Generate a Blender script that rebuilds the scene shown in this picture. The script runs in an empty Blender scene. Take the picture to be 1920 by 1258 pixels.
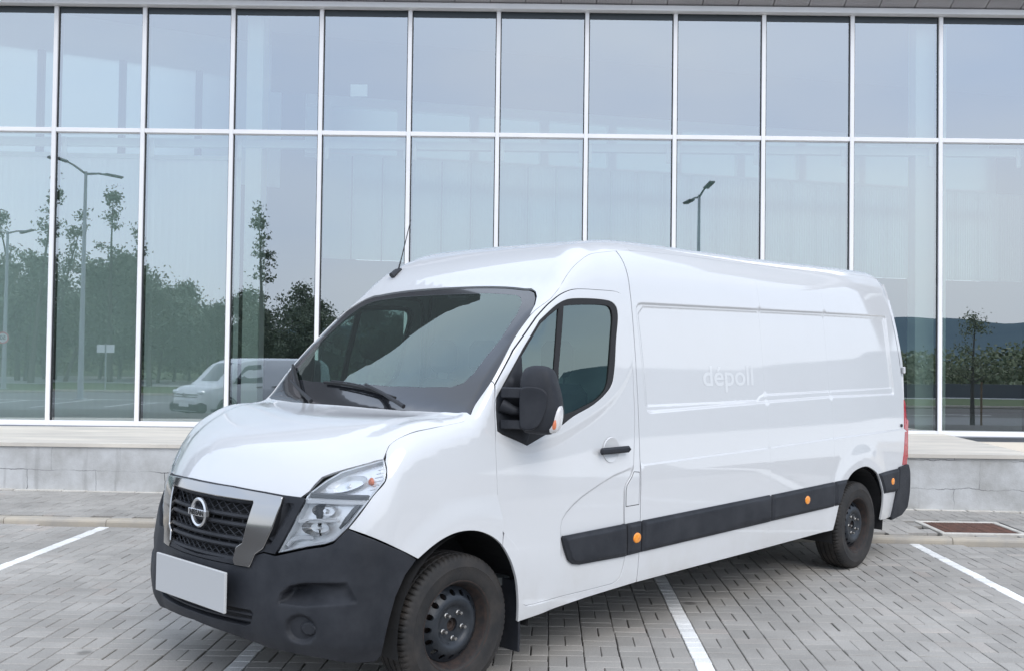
import bpy, math, random
import numpy as np
from mathutils import Matrix, Vector
from mathutils.geometry import delaunay_2d_cdt

rng = np.random.default_rng(7)
random.seed(7)
scn = bpy.context.scene
COL = scn.collection

# ------------------------------------------------------------------ camera, sky, sun, exposure
cam = bpy.data.cameras.new('camera')
cam.sensor_width = 36.0
cam.lens = 1883.84 * 36.0 / 1920.0
cam.shift_x = (960 - 1027.6) / 1920.0
cam.shift_y = (622.2 - 629.0) / 1920.0
cam.clip_end = 6000
camo = bpy.data.objects.new('camera', cam)
COL.objects.link(camo)
CH, CP, CR = 1.6714, 0.0229, 0.0161
_f = np.array([0.0, math.cos(CP), math.sin(CP)])
_r0 = np.array([1.0, 0.0, 0.0])
_u0 = np.cross(_r0, _f)
_R = _r0 * math.cos(CR) + _u0 * math.sin(CR)
_U = -_r0 * math.sin(CR) + _u0 * math.cos(CR)
mw = Matrix.Identity(4)
for i in range(3):
    mw[i][0] = _R[i]; mw[i][1] = _U[i]; mw[i][2] = -_f[i]
mw[2][3] = CH
camo.matrix_world = mw
scn.camera = camo

SUN_EL, SUN_AZ = math.radians(44), math.radians(152)      # azimuth from +Y clockwise: behind the camera, to the right
world = bpy.data.worlds.new('World')
scn.world = world
world.use_nodes = True
wt = world.node_tree
wt.nodes.clear()
def wn(t, **k):
    n = wt.nodes.new(t)
    for a, b in k.items(): setattr(n, a, b)
    return n
sky = wn('ShaderNodeTexSky', sky_type='NISHITA', sun_disc=False, sun_elevation=SUN_EL, sun_rotation=SUN_AZ)
sky.air_density = 1.2; sky.dust_density = 3.0
tc = wn('ShaderNodeTexCoord')
mp = wn('ShaderNodeMapping'); mp.inputs['Scale'].default_value = (1.0, 1.0, 2.6)
no = wn('ShaderNodeTexNoise'); no.inputs['Scale'].default_value = 2.1; no.inputs['Detail'].default_value = 5.0; no.inputs['Roughness'].default_value = 0.5
rp = wn('ShaderNodeValToRGB')
rp.color_ramp.elements[0].position = 0.33; rp.color_ramp.elements[0].color = (10.4, 12.7, 16.8, 1)
rp.color_ramp.elements[1].position = 0.68; rp.color_ramp.elements[1].color = (13.6, 15.0, 17.3, 1)
mx = wn('ShaderNodeMixRGB'); mx.inputs['Fac'].default_value = 0.86
bg = wn('ShaderNodeBackground'); bg.inputs['Strength'].default_value = 0.1
wo = wn('ShaderNodeOutputWorld')
L = wt.links.new
L(tc.outputs['Generated'], mp.inputs['Vector']); L(mp.outputs['Vector'], no.inputs['Vector']); L(no.outputs['Fac'], rp.inputs['Fac'])
L(sky.outputs['Color'], mx.inputs['Color1']); sp_ = wn('ShaderNodeSeparateXYZ'); L(tc.outputs['Generated'], sp_.inputs[0])
hz = wn('ShaderNodeMapRange'); hz.inputs['From Min'].default_value = 0.02; hz.inputs['From Max'].default_value = 0.22; hz.inputs['To Min'].default_value = 0.6; hz.inputs['To Max'].default_value = 0.0; L(sp_.outputs['Z'], hz.inputs['Value'])
wm_ = wn('ShaderNodeMixRGB'); wm_.inputs['Color2'].default_value = (12.9, 13.5, 13.6, 1); L(hz.outputs[0], wm_.inputs['Fac']); L(rp.outputs['Color'], wm_.inputs['Color1']); L(wm_.outputs['Color'], mx.inputs['Color2']); L(mx.outputs['Color'], bg.inputs['Color'])
L(bg.outputs['Background'], wo.inputs['Surface'])

sd = bpy.data.lights.new('sun', 'SUN'); sd.energy = 1.5; sd.angle = math.radians(38); sd.color = (1.0, 0.95, 0.88)
so = bpy.data.objects.new('sun', sd); COL.objects.link(so)
sdir = Vector((math.sin(SUN_AZ) * math.cos(SUN_EL), math.cos(SUN_AZ) * math.cos(SUN_EL), math.sin(SUN_EL)))
so.rotation_euler = sdir.to_track_quat('Z', 'Y').to_euler()

vs = scn.view_settings
scn.display_settings.display_device = 'sRGB'
vs.view_transform = 'Standard'; vs.look = 'None'; vs.exposure = 0.0; vs.gamma = 1.0
try: vs.use_curve_mapping = False
except Exception: pass
try:
    scn.cycles.max_bounces = 8; scn.cycles.transparent_max_bounces = 16; scn.cycles.sample_clamp_indirect = 6.0
except Exception: pass

# ------------------------------------------------------------------ materials
def srgb(r, g, b):
    f = lambda c: (c / 255 / 12.92) if c / 255 <= 0.04045 else ((c / 255 + 0.055) / 1.055) ** 2.4
    return (f(r), f(g), f(b))
class NT:
    def __init__(s, name):
        s.m = bpy.data.materials.new(name); s.m.use_nodes = True; s.t = s.m.node_tree; s.t.nodes.clear()
        s.out = s.n('ShaderNodeOutputMaterial')
    def n(s, t, ins=None, **k):
        n = s.t.nodes.new(t)
        for a, b in k.items(): setattr(n, a, b)
        for a, b in (ins or {}).items(): n.inputs[a].default_value = b
        return n
    def l(s, a, b): s.t.links.new(a, b)
def rgba(c): return (c[0], c[1], c[2], 1.0)
def mat(name, col, rough=0.5, metal=0.0, col2=None, nscale=3.0, ndetail=4.0, bump=0.0, bscale=200.0, coat=0.0, coat_rough=0.03,
        spec=0.5, island=0.0, rnd=0.0, lo=0.35, hi=0.65, stretch=(1, 1, 1), rough2=None):
    N = NT(name)
    p = N.n('ShaderNodeBsdfPrincipled', {'Roughness': rough, 'Metallic': metal, 'Coat Weight': coat, 'Coat Roughness': coat_rough, 'Specular IOR Level': spec})
    N.l(p.outputs[0], N.out.inputs['Surface'])
    co = N.n('ShaderNodeTexCoord')
    mpp = N.n('ShaderNodeMapping', {'Scale': stretch}); N.l(co.outputs['Object'], mpp.inputs['Vector'])
    src = None
    if col2 is not None:
        nz = N.n('ShaderNodeTexNoise', {'Scale': nscale, 'Detail': ndetail, 'Roughness': 0.6}); N.l(mpp.outputs[0], nz.inputs['Vector'])
        r = N.n('ShaderNodeMapRange', {'From Min': lo, 'From Max': hi}); N.l(nz.outputs['Fac'], r.inputs['Value'])
        mix = N.n('ShaderNodeMixRGB', {'Color1': rgba(col), 'Color2': rgba(col2)}); N.l(r.outputs[0], mix.inputs['Fac'])
        src = mix.outputs[0]
        if rough2 is not None:
            rr = N.n('ShaderNodeMapRange', {'From Min': lo, 'From Max': hi, 'To Min': rough, 'To Max': rough2}); N.l(nz.outputs['Fac'], rr.inputs['Value']); N.l(rr.outputs[0], p.inputs['Roughness'])
    else:
        v = N.n('ShaderNodeRGB'); v.outputs[0].default_value = rgba(col); src = v.outputs[0]
    for amt, sock in ((island, 'i'), (rnd, 'r')):
        if amt:
            if sock == 'i': g = N.n('ShaderNodeNewGeometry').outputs['Random Per Island']
            else: g = N.n('ShaderNodeObjectInfo').outputs['Random']
            mr = N.n('ShaderNodeMapRange', {'To Min': 1 - amt, 'To Max': 1 + amt}); N.l(g, mr.inputs['Value'])
            vm = N.n('ShaderNodeVectorMath', operation='SCALE'); N.l(src, vm.inputs[0]); N.l(mr.outputs[0], vm.inputs['Scale']); src = vm.outputs[0]
    N.l(src, p.inputs['Base Color'])
    if bump:
        bn = N.n('ShaderNodeTexNoise', {'Scale': bscale, 'Detail': 3.0}); N.l(co.outputs['Object'], bn.inputs['Vector'])
        b = N.n('ShaderNodeBump', {'Strength': bump, 'Distance': 0.004}); N.l(bn.outputs['Fac'], b.inputs['Height']); N.l(b.outputs[0], p.inputs['Normal'])
    N.m['pr'] = 1
    return N.m

def glass(name, refl, refl_graze, tint, rough=0.0, gcol=(0.93, 0.97, 1.0)):
    N = NT(name)
    lw = N.n('ShaderNodeFresnel', {'IOR': 1.5})
    mr = N.n('ShaderNodeMapRange', {'From Min': 0.04, 'From Max': 1.0, 'To Min': refl, 'To Max': refl_graze}); N.l(lw.outputs[0], mr.inputs['Value'])
    gl = N.n('ShaderNodeBsdfGlossy', {'Roughness': rough, 'Color': rgba(gcol)})
    tr = N.n('ShaderNodeBsdfTransparent', {'Color': rgba(tint)})
    mxs = N.n('ShaderNodeMixShader'); N.l(mr.outputs[0], mxs.inputs['Fac']); N.l(tr.outputs[0], mxs.inputs[1]); N.l(gl.outputs[0], mxs.inputs[2])
    N.l(mxs.outputs[0], N.out.inputs['Surface'])
    return N.m
def clear(name, tint):
    N = NT(name); tr = N.n('ShaderNodeBsdfTransparent', {'Color': rgba(tint)}); N.l(tr.outputs[0], N.out.inputs['Surface']); return N.m

M = {}
def paint_mat():
    N = NT('white_paint')
    p = N.n('ShaderNodeBsdfPrincipled', {'Roughness': 0.42, 'Coat Weight': 1.0, 'Coat Roughness': 0.035, 'Coat IOR': 1.75})
    co = N.n('ShaderNodeTexCoord')
    nz = N.n('ShaderNodeTexNoise', {'Scale': 2.2, 'Detail': 6.0, 'Roughness': 0.65}); N.l(co.outputs['Object'], nz.inputs['Vector'])
    sx = N.n('ShaderNodeSeparateXYZ'); N.l(co.outputs['Object'], sx.inputs[0])
    low = N.n('ShaderNodeMapRange', {'From Min': 0.62, 'From Max': 0.28, 'To Min': 0.0, 'To Max': 0.55}); N.l(sx.outputs['Z'], low.inputs['Value'])
    dr = N.n('ShaderNodeMapRange', {'From Min': 0.42, 'From Max': 0.75}); N.l(nz.outputs['Fac'], dr.inputs['Value'])
    ad = N.n('ShaderNodeMath', operation='MULTIPLY'); N.l(low.outputs[0], ad.inputs[0]); N.l(dr.outputs[0], ad.inputs[1])
    a2 = N.n('ShaderNodeMath', operation='MULTIPLY_ADD'); a2.inputs[1].default_value = 0.06; N.l(dr.outputs[0], a2.inputs[0]); N.l(ad.outputs[0], a2.inputs[2])
    mix = N.n('ShaderNodeMixRGB', {'Color1': (0.66, 0.662, 0.665, 1), 'Color2': (0.50, 0.47, 0.42, 1)}); N.l(a2.outputs[0], mix.inputs['Fac'])
    N.l(mix.outputs[0], p.inputs['Base Color'])
    n2 = N.n('ShaderNodeTexNoise', {'Scale': 1.6, 'Detail': 1.0}); N.l(co.outputs['Object'], n2.inputs['Vector'])
    b = N.n('ShaderNodeBump', {'Strength': 0.10, 'Distance': 0.004}); N.l(n2.outputs['Fac'], b.inputs['Height']); N.l(b.outputs[0], p.inputs['Coat Normal'])
    N.l(p.outputs[0], N.out.inputs['Surface'])
    return N.m
M['paint'] = paint_mat()
M['paint_decal'] = mat('decal_ghost_white', (0.73, 0.735, 0.735), 0.3, coat=0.8)
M['black_plastic'] = mat('black_textured_plastic', (0.018, 0.020, 0.025), 0.55, col2=(0.034, 0.036, 0.042), nscale=5, bump=0.25, bscale=900, spec=0.28)
M['black_gloss'] = mat('black_gloss', (0.008, 0.009, 0.011), 0.2, coat=0.3)
M['rubber'] = mat('rubber_black', (0.016, 0.016, 0.017), 0.7, bump=0.1)
M['tyre'] = mat('tyre_rubber', (0.014, 0.0135, 0.0135), 0.72, col2=(0.042, 0.035, 0.030), nscale=7, bump=0.3, bscale=160, lo=0.4, hi=0.75)
M['rim'] = mat('steel_wheel_black', (0.012, 0.016, 0.022), 0.42, metal=0.2, col2=(0.026, 0.030, 0.036), nscale=9, bump=0.15, bscale=120, coat=0.15, coat_rough=0.3)
M['rust'] = mat('rusty_steel', (0.055, 0.036, 0.029), 0.75, metal=0.2, col2=(0.025, 0.022, 0.022), nscale=25, bump=0.5, bscale=200)
M['nut'] = mat('nut_steel', (0.45, 0.44, 0.42), 0.38, metal=0.9, col2=(0.3, 0.28, 0.26), nscale=60)
M['chrome'] = mat('chrome', (0.44, 0.43, 0.42), 0.10, metal=1.0)
M['satin'] = mat('satin_silver', (0.72, 0.72, 0.72), 0.28, metal=0.9)
M['reflector'] = mat('lamp_reflector', (0.90, 0.91, 0.92), 0.22, metal=0.35, bump=0.25, bscale=60)
M['lamp_grey'] = mat('lamp_grey_trim', (0.66, 0.67, 0.68), 0.3, metal=0.2)
M['lamp_dark'] = mat('lamp_dark_trim', (0.16, 0.165, 0.17), 0.3, metal=0.3)
M['lens'] = glass('lamp_lens', 0.05, 0.7, (0.96, 0.97, 0.98))
M['amber'] = mat('amber_lens', (0.85, 0.24, 0.015), 0.25, coat=0.8, col2=(0.95, 0.36, 0.03), nscale=60)
M['red_lens'] = mat('red_lens', (0.36, 0.012, 0.02), 0.22, coat=1.0, col2=(0.5, 0.03, 0.04), nscale=30)
M['clear_amber'] = mat('amber_bulb', (0.75, 0.22, 0.10), 0.3, coat=0.5)
M['ws'] = glass('windscreen_glass', 0.18, 0.95, (0.74, 0.88, 0.83), gcol=(0.86, 1.0, 0.94))
M['sideglass'] = glass('door_glass', 0.17, 0.95, (0.42, 0.57, 0.54), gcol=(0.82, 0.98, 0.93))
M['frit'] = mat('black_frit', (0.018, 0.019, 0.022), 0.12, coat=1.0)
M['interior'] = mat('interior_grey', (0.15, 0.16, 0.16), 0.8, bump=0.2, bscale=120)
M['interior_light'] = mat('interior_trim', (0.45, 0.47, 0.45), 0.8)
M['seat'] = mat('seat_cloth', (0.07, 0.075, 0.085), 0.95, bump=0.3, bscale=300)
M['plate'] = mat('blank_plate', (0.52, 0.52, 0.515), 0.6)
M['underbody'] = mat('underbody', (0.018, 0.018, 0.019), 0.9)
# place
M['facade_glass'] = glass('facade_glass', 0.41, 0.96, (0.84, 0.97, 0.91))
M['facade_back'] = clear('facade_glass_back', (0.97, 0.985, 0.975))
M['alu'] = mat('white_aluminium', (0.90, 0.885, 0.89), 0.4, metal=0.0, col2=(0.84, 0.83, 0.835), nscale=2, ndetail=6)
M['gasket'] = mat('dark_gasket', (0.02, 0.021, 0.025), 0.5)
M['dark_head'] = mat('dark_head_panel', (0.025, 0.035, 0.042), 0.35)
M['stone'] = mat('cream_stone', (0.74, 0.68, 0.59), 0.75, col2=(0.56, 0.52, 0.46), nscale=2.2, ndetail=7, bump=0.25, bscale=90, stretch=(0.4, 2.0, 1))
M['soffit'] = mat('grey_ribbed_soffit', (0.50, 0.475, 0.485), 0.7, col2=(0.42, 0.40, 0.41), nscale=1.3, ndetail=6, rnd=0.06)
M['cladding'] = mat('dark_grey_cladding', (0.10, 0.10, 0.105), 0.6)
M['kerb'] = mat('concrete_kerb', (0.50, 0.44, 0.35), 0.85, col2=(0.38, 0.35, 0.31), nscale=3, ndetail=8, bump=0.5, bscale=120, rnd=0.05)
M['joint'] = mat('joint_sand', (0.045, 0.042, 0.038), 0.95, col2=(0.11, 0.10, 0.09), nscale=12, bump=0.5, bscale=80)
PV = dict(rough=0.85, nscale=2.0, ndetail=10.0, bump=0.55, bscale=170, lo=0.3, hi=0.72)
def paver_mat(name, obj, base=(0.385, 0.364, 0.334), dark=(0.185, 0.182, 0.18), warm=(0.47, 0.405, 0.355)):
    N = NT(name)
    p = N.n('ShaderNodeBsdfPrincipled', {'Roughness': 0.82, 'Specular IOR Level': 0.35})
    g = N.n('ShaderNodeNewGeometry')
    r = N.n('ShaderNodeObjectInfo').outputs['Random'] if obj else g.outputs['Random Per Island']
    n1 = N.n('ShaderNodeTexNoise', {'Scale': 1.1, 'Detail': 5.0, 'Roughness': 0.6}); N.l(g.outputs['Position'], n1.inputs['Vector'])
    n2 = N.n('ShaderNodeTexNoise', {'Scale': 140.0, 'Detail': 3.0}); N.l(g.outputs['Position'], n2.inputs['Vector'])
    n3 = N.n('ShaderNodeTexNoise', {'Scale': 0.9, 'Detail': 2.0}); N.l(g.outputs['Position'], n3.inputs['Vector'])
    m1 = N.n('ShaderNodeMapRange', {'From Min': 0.3, 'From Max': 0.7, 'To Min': 0.78, 'To Max': 1.12}); N.l(n1.outputs['Fac'], m1.inputs['Value'])
    m2 = N.n('ShaderNodeMapRange', {'From Min': 0.25, 'From Max': 0.75, 'To Min': 0.80, 'To Max': 1.20}); N.l(n2.outputs['Fac'], m2.inputs['Value'])
    m3 = N.n('ShaderNodeMapRange', {'To Min': 0.91, 'To Max': 1.08}); N.l(r, m3.inputs['Value'])
    w = N.n('ShaderNodeMath', operation='FRACT'); wm = N.n('ShaderNodeMath', operation='MULTIPLY'); wm.inputs[1].default_value = 17.31; N.l(r, wm.inputs[0]); N.l(wm.outputs[0], w.inputs[0])
    w2 = N.n('ShaderNodeMapRange', {'From Min': 0.80, 'From Max': 1.0, 'To Min': 0.0, 'To Max': 0.55}); N.l(w.outputs[0], w2.inputs['Value'])
    wz = N.n('ShaderNodeMapRange', {'From Min': 0.5, 'From Max': 0.65, 'To Min': 0.15, 'To Max': 1.0}); N.l(n3.outputs['Fac'], wz.inputs['Value'])
    wf = N.n('ShaderNodeMath', operation='MULTIPLY'); N.l(w2.outputs[0], wf.inputs[0]); N.l(wz.outputs[0], wf.inputs[1])
    mx_ = N.n('ShaderNodeMixRGB', {'Color1': rgba(base), 'Color2': rgba(warm)}); N.l(wf.outputs[0], mx_.inputs['Fac'])
    a = N.n('ShaderNodeMath', operation='MULTIPLY'); N.l(m1.outputs[0], a.inputs[0]); N.l(m2.outputs[0], a.inputs[1])
    b = N.n('ShaderNodeMath', operation='MULTIPLY'); N.l(a.outputs[0], b.inputs[0]); N.l(m3.outputs[0], b.inputs[1])
    # old oil drips
    vo = N.n('ShaderNodeTexVoronoi', {'Scale': 1.35, 'Randomness': 1.0}); N.l(g.outputs['Position'], vo.inputs['Vector'])
    st = N.n('ShaderNodeMapRange', {'From Min': 0.035, 'From Max': 0.075, 'To Min': 0.55, 'To Max': 1.0}); N.l(vo.outputs['Distance'], st.inputs['Value'])
    c = N.n('ShaderNodeMath', operation='MULTIPLY'); N.l(b.outputs[0], c.inputs[0]); N.l(st.outputs[0], c.inputs[1])
    vm = N.n('ShaderNodeVectorMath', operation='SCALE'); N.l(mx_.outputs[0], vm.inputs[0]); N.l(c.outputs[0], vm.inputs['Scale'])
    N.l(vm.outputs[0], p.inputs['Base Color'])
    bp = N.n('ShaderNodeBump', {'Strength': 0.45, 'Distance': 0.003}); N.l(n2.outputs['Fac'], bp.inputs['Height']); N.l(bp.outputs[0], p.inputs['Normal'])
    N.l(p.outputs[0], N.out.inputs['Surface'])
    return N.m
M['paver'] = paver_mat('concrete_paver', True)
M['paver_i'] = paver_mat('concrete_paver_field', False)
M['white_line'] = paver_mat('white_painted_paver', True, (0.88, 0.87, 0.84), (0.5, 0.5, 0.5), (0.82, 0.80, 0.76))
M['white_curb'] = mat('white_concrete_edging', (0.66, 0.63, 0.57), 0.8, col2=(0.5, 0.47, 0.42), nscale=6, bump=0.3, bscale=150)
M['mulch'] = mat('bark_mulch', (0.10, 0.045, 0.032), 0.95, col2=(0.055, 0.03, 0.022), nscale=30, bump=1.0, bscale=60, island=0.45)
def plinth_mat():
    N = NT('cracked_render')
    p = N.n('ShaderNodeBsdfPrincipled', {'Roughness': 0.85, 'Specular IOR Level': 0.3})
    g = N.n('ShaderNodeNewGeometry')
    nw = N.n('ShaderNodeTexNoise', {'Scale': 4.0, 'Detail': 5.0, 'Roughness': 0.6}); N.l(g.outputs['Position'], nw.inputs['Vector'])
    sc = N.n('ShaderNodeVectorMath', operation='SCALE'); sc.inputs['Scale'].default_value = 0.09; N.l(nw.outputs['Color'], sc.inputs[0])
    ad = N.n('ShaderNodeVectorMath', operation='ADD'); N.l(g.outputs['Position'], ad.inputs[0]); N.l(sc.outputs[0], ad.inputs[1])
    sp = N.n('ShaderNodeSeparateXYZ'); N.l(ad.outputs[0], sp.inputs[0])
    cb = N.n('ShaderNodeCombineXYZ'); N.l(sp.outputs['X'], cb.inputs['X']); N.l(sp.outputs['Z'], cb.inputs['Y'])
    br = N.n('ShaderNodeTexBrick', {'Scale': 1.0, 'Mortar Size': 0.0058, 'Mortar Smooth': 0.6, 'Brick Width': 0.80, 'Row Height': 0.318, 'Color1': (1, 1, 1, 1), 'Color2': (0.93, 0.93, 0.93, 1), 'Mortar': (0, 0, 0, 1)}, offset=0.35)
    N.l(cb.outputs[0], br.inputs['Vector'])
    n1 = N.n('ShaderNodeTexNoise', {'Scale': 2.6, 'Detail': 8.0, 'Roughness': 0.62}); N.l(g.outputs['Position'], n1.inputs['Vector'])
    cr = N.n('ShaderNodeValToRGB')
    e = cr.color_ramp.elements; e[0].position = 0.30; e[0].color = (0.37, 0.365, 0.35, 1); e[1].position = 0.62; e[1].color = (0.56, 0.565, 0.565, 1)
    N.l(n1.outputs['Fac'], cr.inputs['Fac'])
    n4 = N.n('ShaderNodeTexNoise', {'Scale': 1.7, 'Detail': 1.0}); N.l(g.outputs['Position'], n4.inputs['Vector'])
    fade = N.n('ShaderNodeMapRange', {'From Min': 0.38, 'From Max': 0.62, 'To Min': 0.15, 'To Max': 1.0}); N.l(n4.outputs['Fac'], fade.inputs['Value'])
    mo = N.n('ShaderNodeMath', operation='MULTIPLY'); N.l(br.outputs['Fac'], mo.inputs[0]); N.l(fade.outputs[0], mo.inputs[1])
    mm = N.n('ShaderNodeMixRGB', {'Color2': (0.09, 0.09, 0.095, 1)}); N.l(cr.outputs[0], mm.inputs['Color1']); N.l(mo.outputs[0], mm.inputs['Fac'])
    # damp drip stains under the coping
    mpv = N.n('ShaderNodeMapping', {'Scale': (7.0, 1.0, 0.6)}); N.l(g.outputs['Position'], mpv.inputs['Vector'])
    n5 = N.n('ShaderNodeTexNoise', {'Scale': 1.0, 'Detail': 4.0}); N.l(mpv.outputs[0], n5.inputs['Vector'])
    s5 = N.n('ShaderNodeMapRange', {'From Min': 0.60, 'From Max': 0.74, 'To Min': 0.0, 'To Max': 0.45}); N.l(n5.outputs['Fac'], s5.inputs['Value'])
    m6 = N.n('ShaderNodeMixRGB', {'Color2': (0.20, 0.195, 0.185, 1)}); N.l(mm.outputs[0], m6.inputs['Color1']); N.l(s5.outputs[0], m6.inputs['Fac'])
    N.l(m6.outputs[0], p.inputs['Base Color'])
    n2 = N.n('ShaderNodeTexNoise', {'Scale': 60.0, 'Detail': 4.0}); N.l(g.outputs['Position'], n2.inputs['Vector'])
    su = N.n('ShaderNodeMath', operation='SUBTRACT'); N.l(n2.outputs['Fac'], su.inputs[0]); N.l(mo.outputs[0], su.inputs[1])
    b = N.n('ShaderNodeBump', {'Strength': 0.4, 'Distance': 0.006}); N.l(su.outputs[0], b.inputs['Height']); N.l(b.outputs[0], p.inputs['Normal'])
    N.l(p.outputs[0], N.out.inputs['Surface'])
    return N.m
M['plinth'] = plinth_mat()
M['hall_white'] = mat('hall_white', (0.72, 0.75, 0.73), 0.7, col2=(0.66, 0.70, 0.68), nscale=0.5)
M['blind'] = mat('white_blind_fabric', (0.86, 0.88, 0.86), 0.8, col2=(0.74, 0.78, 0.76), nscale=0.3, ndetail=2)
M['hall_panel'] = mat('translucent_wall_panel', (0.62, 0.67, 0.66), 0.5, col2=(0.50, 0.55, 0.56), nscale=0.35, ndetail=2, rnd=0.05)
def translucent(name, col, fac, rnd=0.05):
    N = NT(name); d = N.n('ShaderNodeBsdfDiffuse'); t = N.n('ShaderNodeBsdfTranslucent'); m_ = N.n('ShaderNodeMixShader', {'Fac': fac})
    oi = N.n('ShaderNodeObjectInfo'); mr = N.n('ShaderNodeMapRange', {'To Min': 1 - rnd, 'To Max': 1 + rnd}); N.l(oi.outputs['Random'], mr.inputs['Value'])
    vm = N.n('ShaderNodeVectorMath', operation='SCALE'); vm.inputs[0].default_value = col; N.l(mr.outputs[0], vm.inputs['Scale'])
    N.l(vm.outputs[0], d.inputs['Color']); N.l(vm.outputs[0], t.inputs['Color']); N.l(d.outputs[0], m_.inputs[1]); N.l(t.outputs[0], m_.inputs[2]); N.l(m_.outputs[0], N.out.inputs['Surface']); return N.m
M['hall_panel'] = translucent('translucent_wall_panel', (0.66, 0.75, 0.73), 0.36)
M['blind'] = translucent('white_blind_fabric', (0.90, 0.92, 0.90), 0.38, 0.02)
M['rusty_grate'] = mat('rusty_iron_grate', (0.20, 0.095, 0.065), 0.85, col2=(0.11, 0.06, 0.045), nscale=14, ndetail=8, bump=0.6, bscale=90, rnd=0.15)
M['hall_grey'] = mat('hall_grey', (0.24, 0.26, 0.29), 0.8)
M['hall_dark'] = mat('hall_dark', (0.07, 0.075, 0.08), 0.9)
M['asphalt'] = mat('asphalt', (0.16, 0.16, 0.16), 0.9, col2=(0.12, 0.12, 0.12), nscale=0.3, ndetail=8, bump=0.4, bscale=60)
M['road_light'] = mat('pale_road', (0.42, 0.42, 0.42), 0.9, col2=(0.36, 0.36, 0.35), nscale=0.2)
M['grass'] = mat('grass', (0.07, 0.10, 0.025), 0.95, col2=(0.045, 0.075, 0.02), nscale=0.6, ndetail=8, bump=1.0, bscale=30)
M['leaf'] = mat('leaf_green', (0.095, 0.12, 0.07), 0.6, col2=(0.12, 0.145, 0.085), nscale=0.8, ndetail=3, island=0.35)
M['leaf2'] = mat('leaf_yellow_green', (0.19, 0.20, 0.10), 0.7, col2=(0.12, 0.155, 0.08), nscale=0.9, ndetail=3, island=0.35)
M['bark'] = mat('bark', (0.09, 0.075, 0.06), 0.9, col2=(0.05, 0.045, 0.04), nscale=4)
M['hill'] = mat('wooded_hill_hazed', (0.10, 0.14, 0.165), 1.0, col2=(0.12, 0.165, 0.185), nscale=0.01, ndetail=9, stretch=(1, 1, 2), spec=0.0)  # distant haze is mixed into this pale blue-grey colour
M['galv'] = mat('galvanised_steel', (0.36, 0.38, 0.40), 0.5, metal=0.4)
M['lamp_head'] = mat('lamp_head_grey', (0.13, 0.14, 0.15), 0.5)
M['sign_white'] = mat('sign_white', (0.78, 0.78, 0.78), 0.5)
M['sign_red'] = mat('sign_red', (0.55, 0.03, 0.03), 0.5)
M['sign_black'] = mat('sign_black', (0.02, 0.02, 0.02), 0.5)
M['wood'] = mat('wood_stake', (0.22, 0.15, 0.09), 0.9, col2=(0.15, 0.10, 0.06), nscale=8)
M['carglass'] = mat('van_dark_glass', (0.03, 0.045, 0.05), 0.05, coat=1.0)

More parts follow.
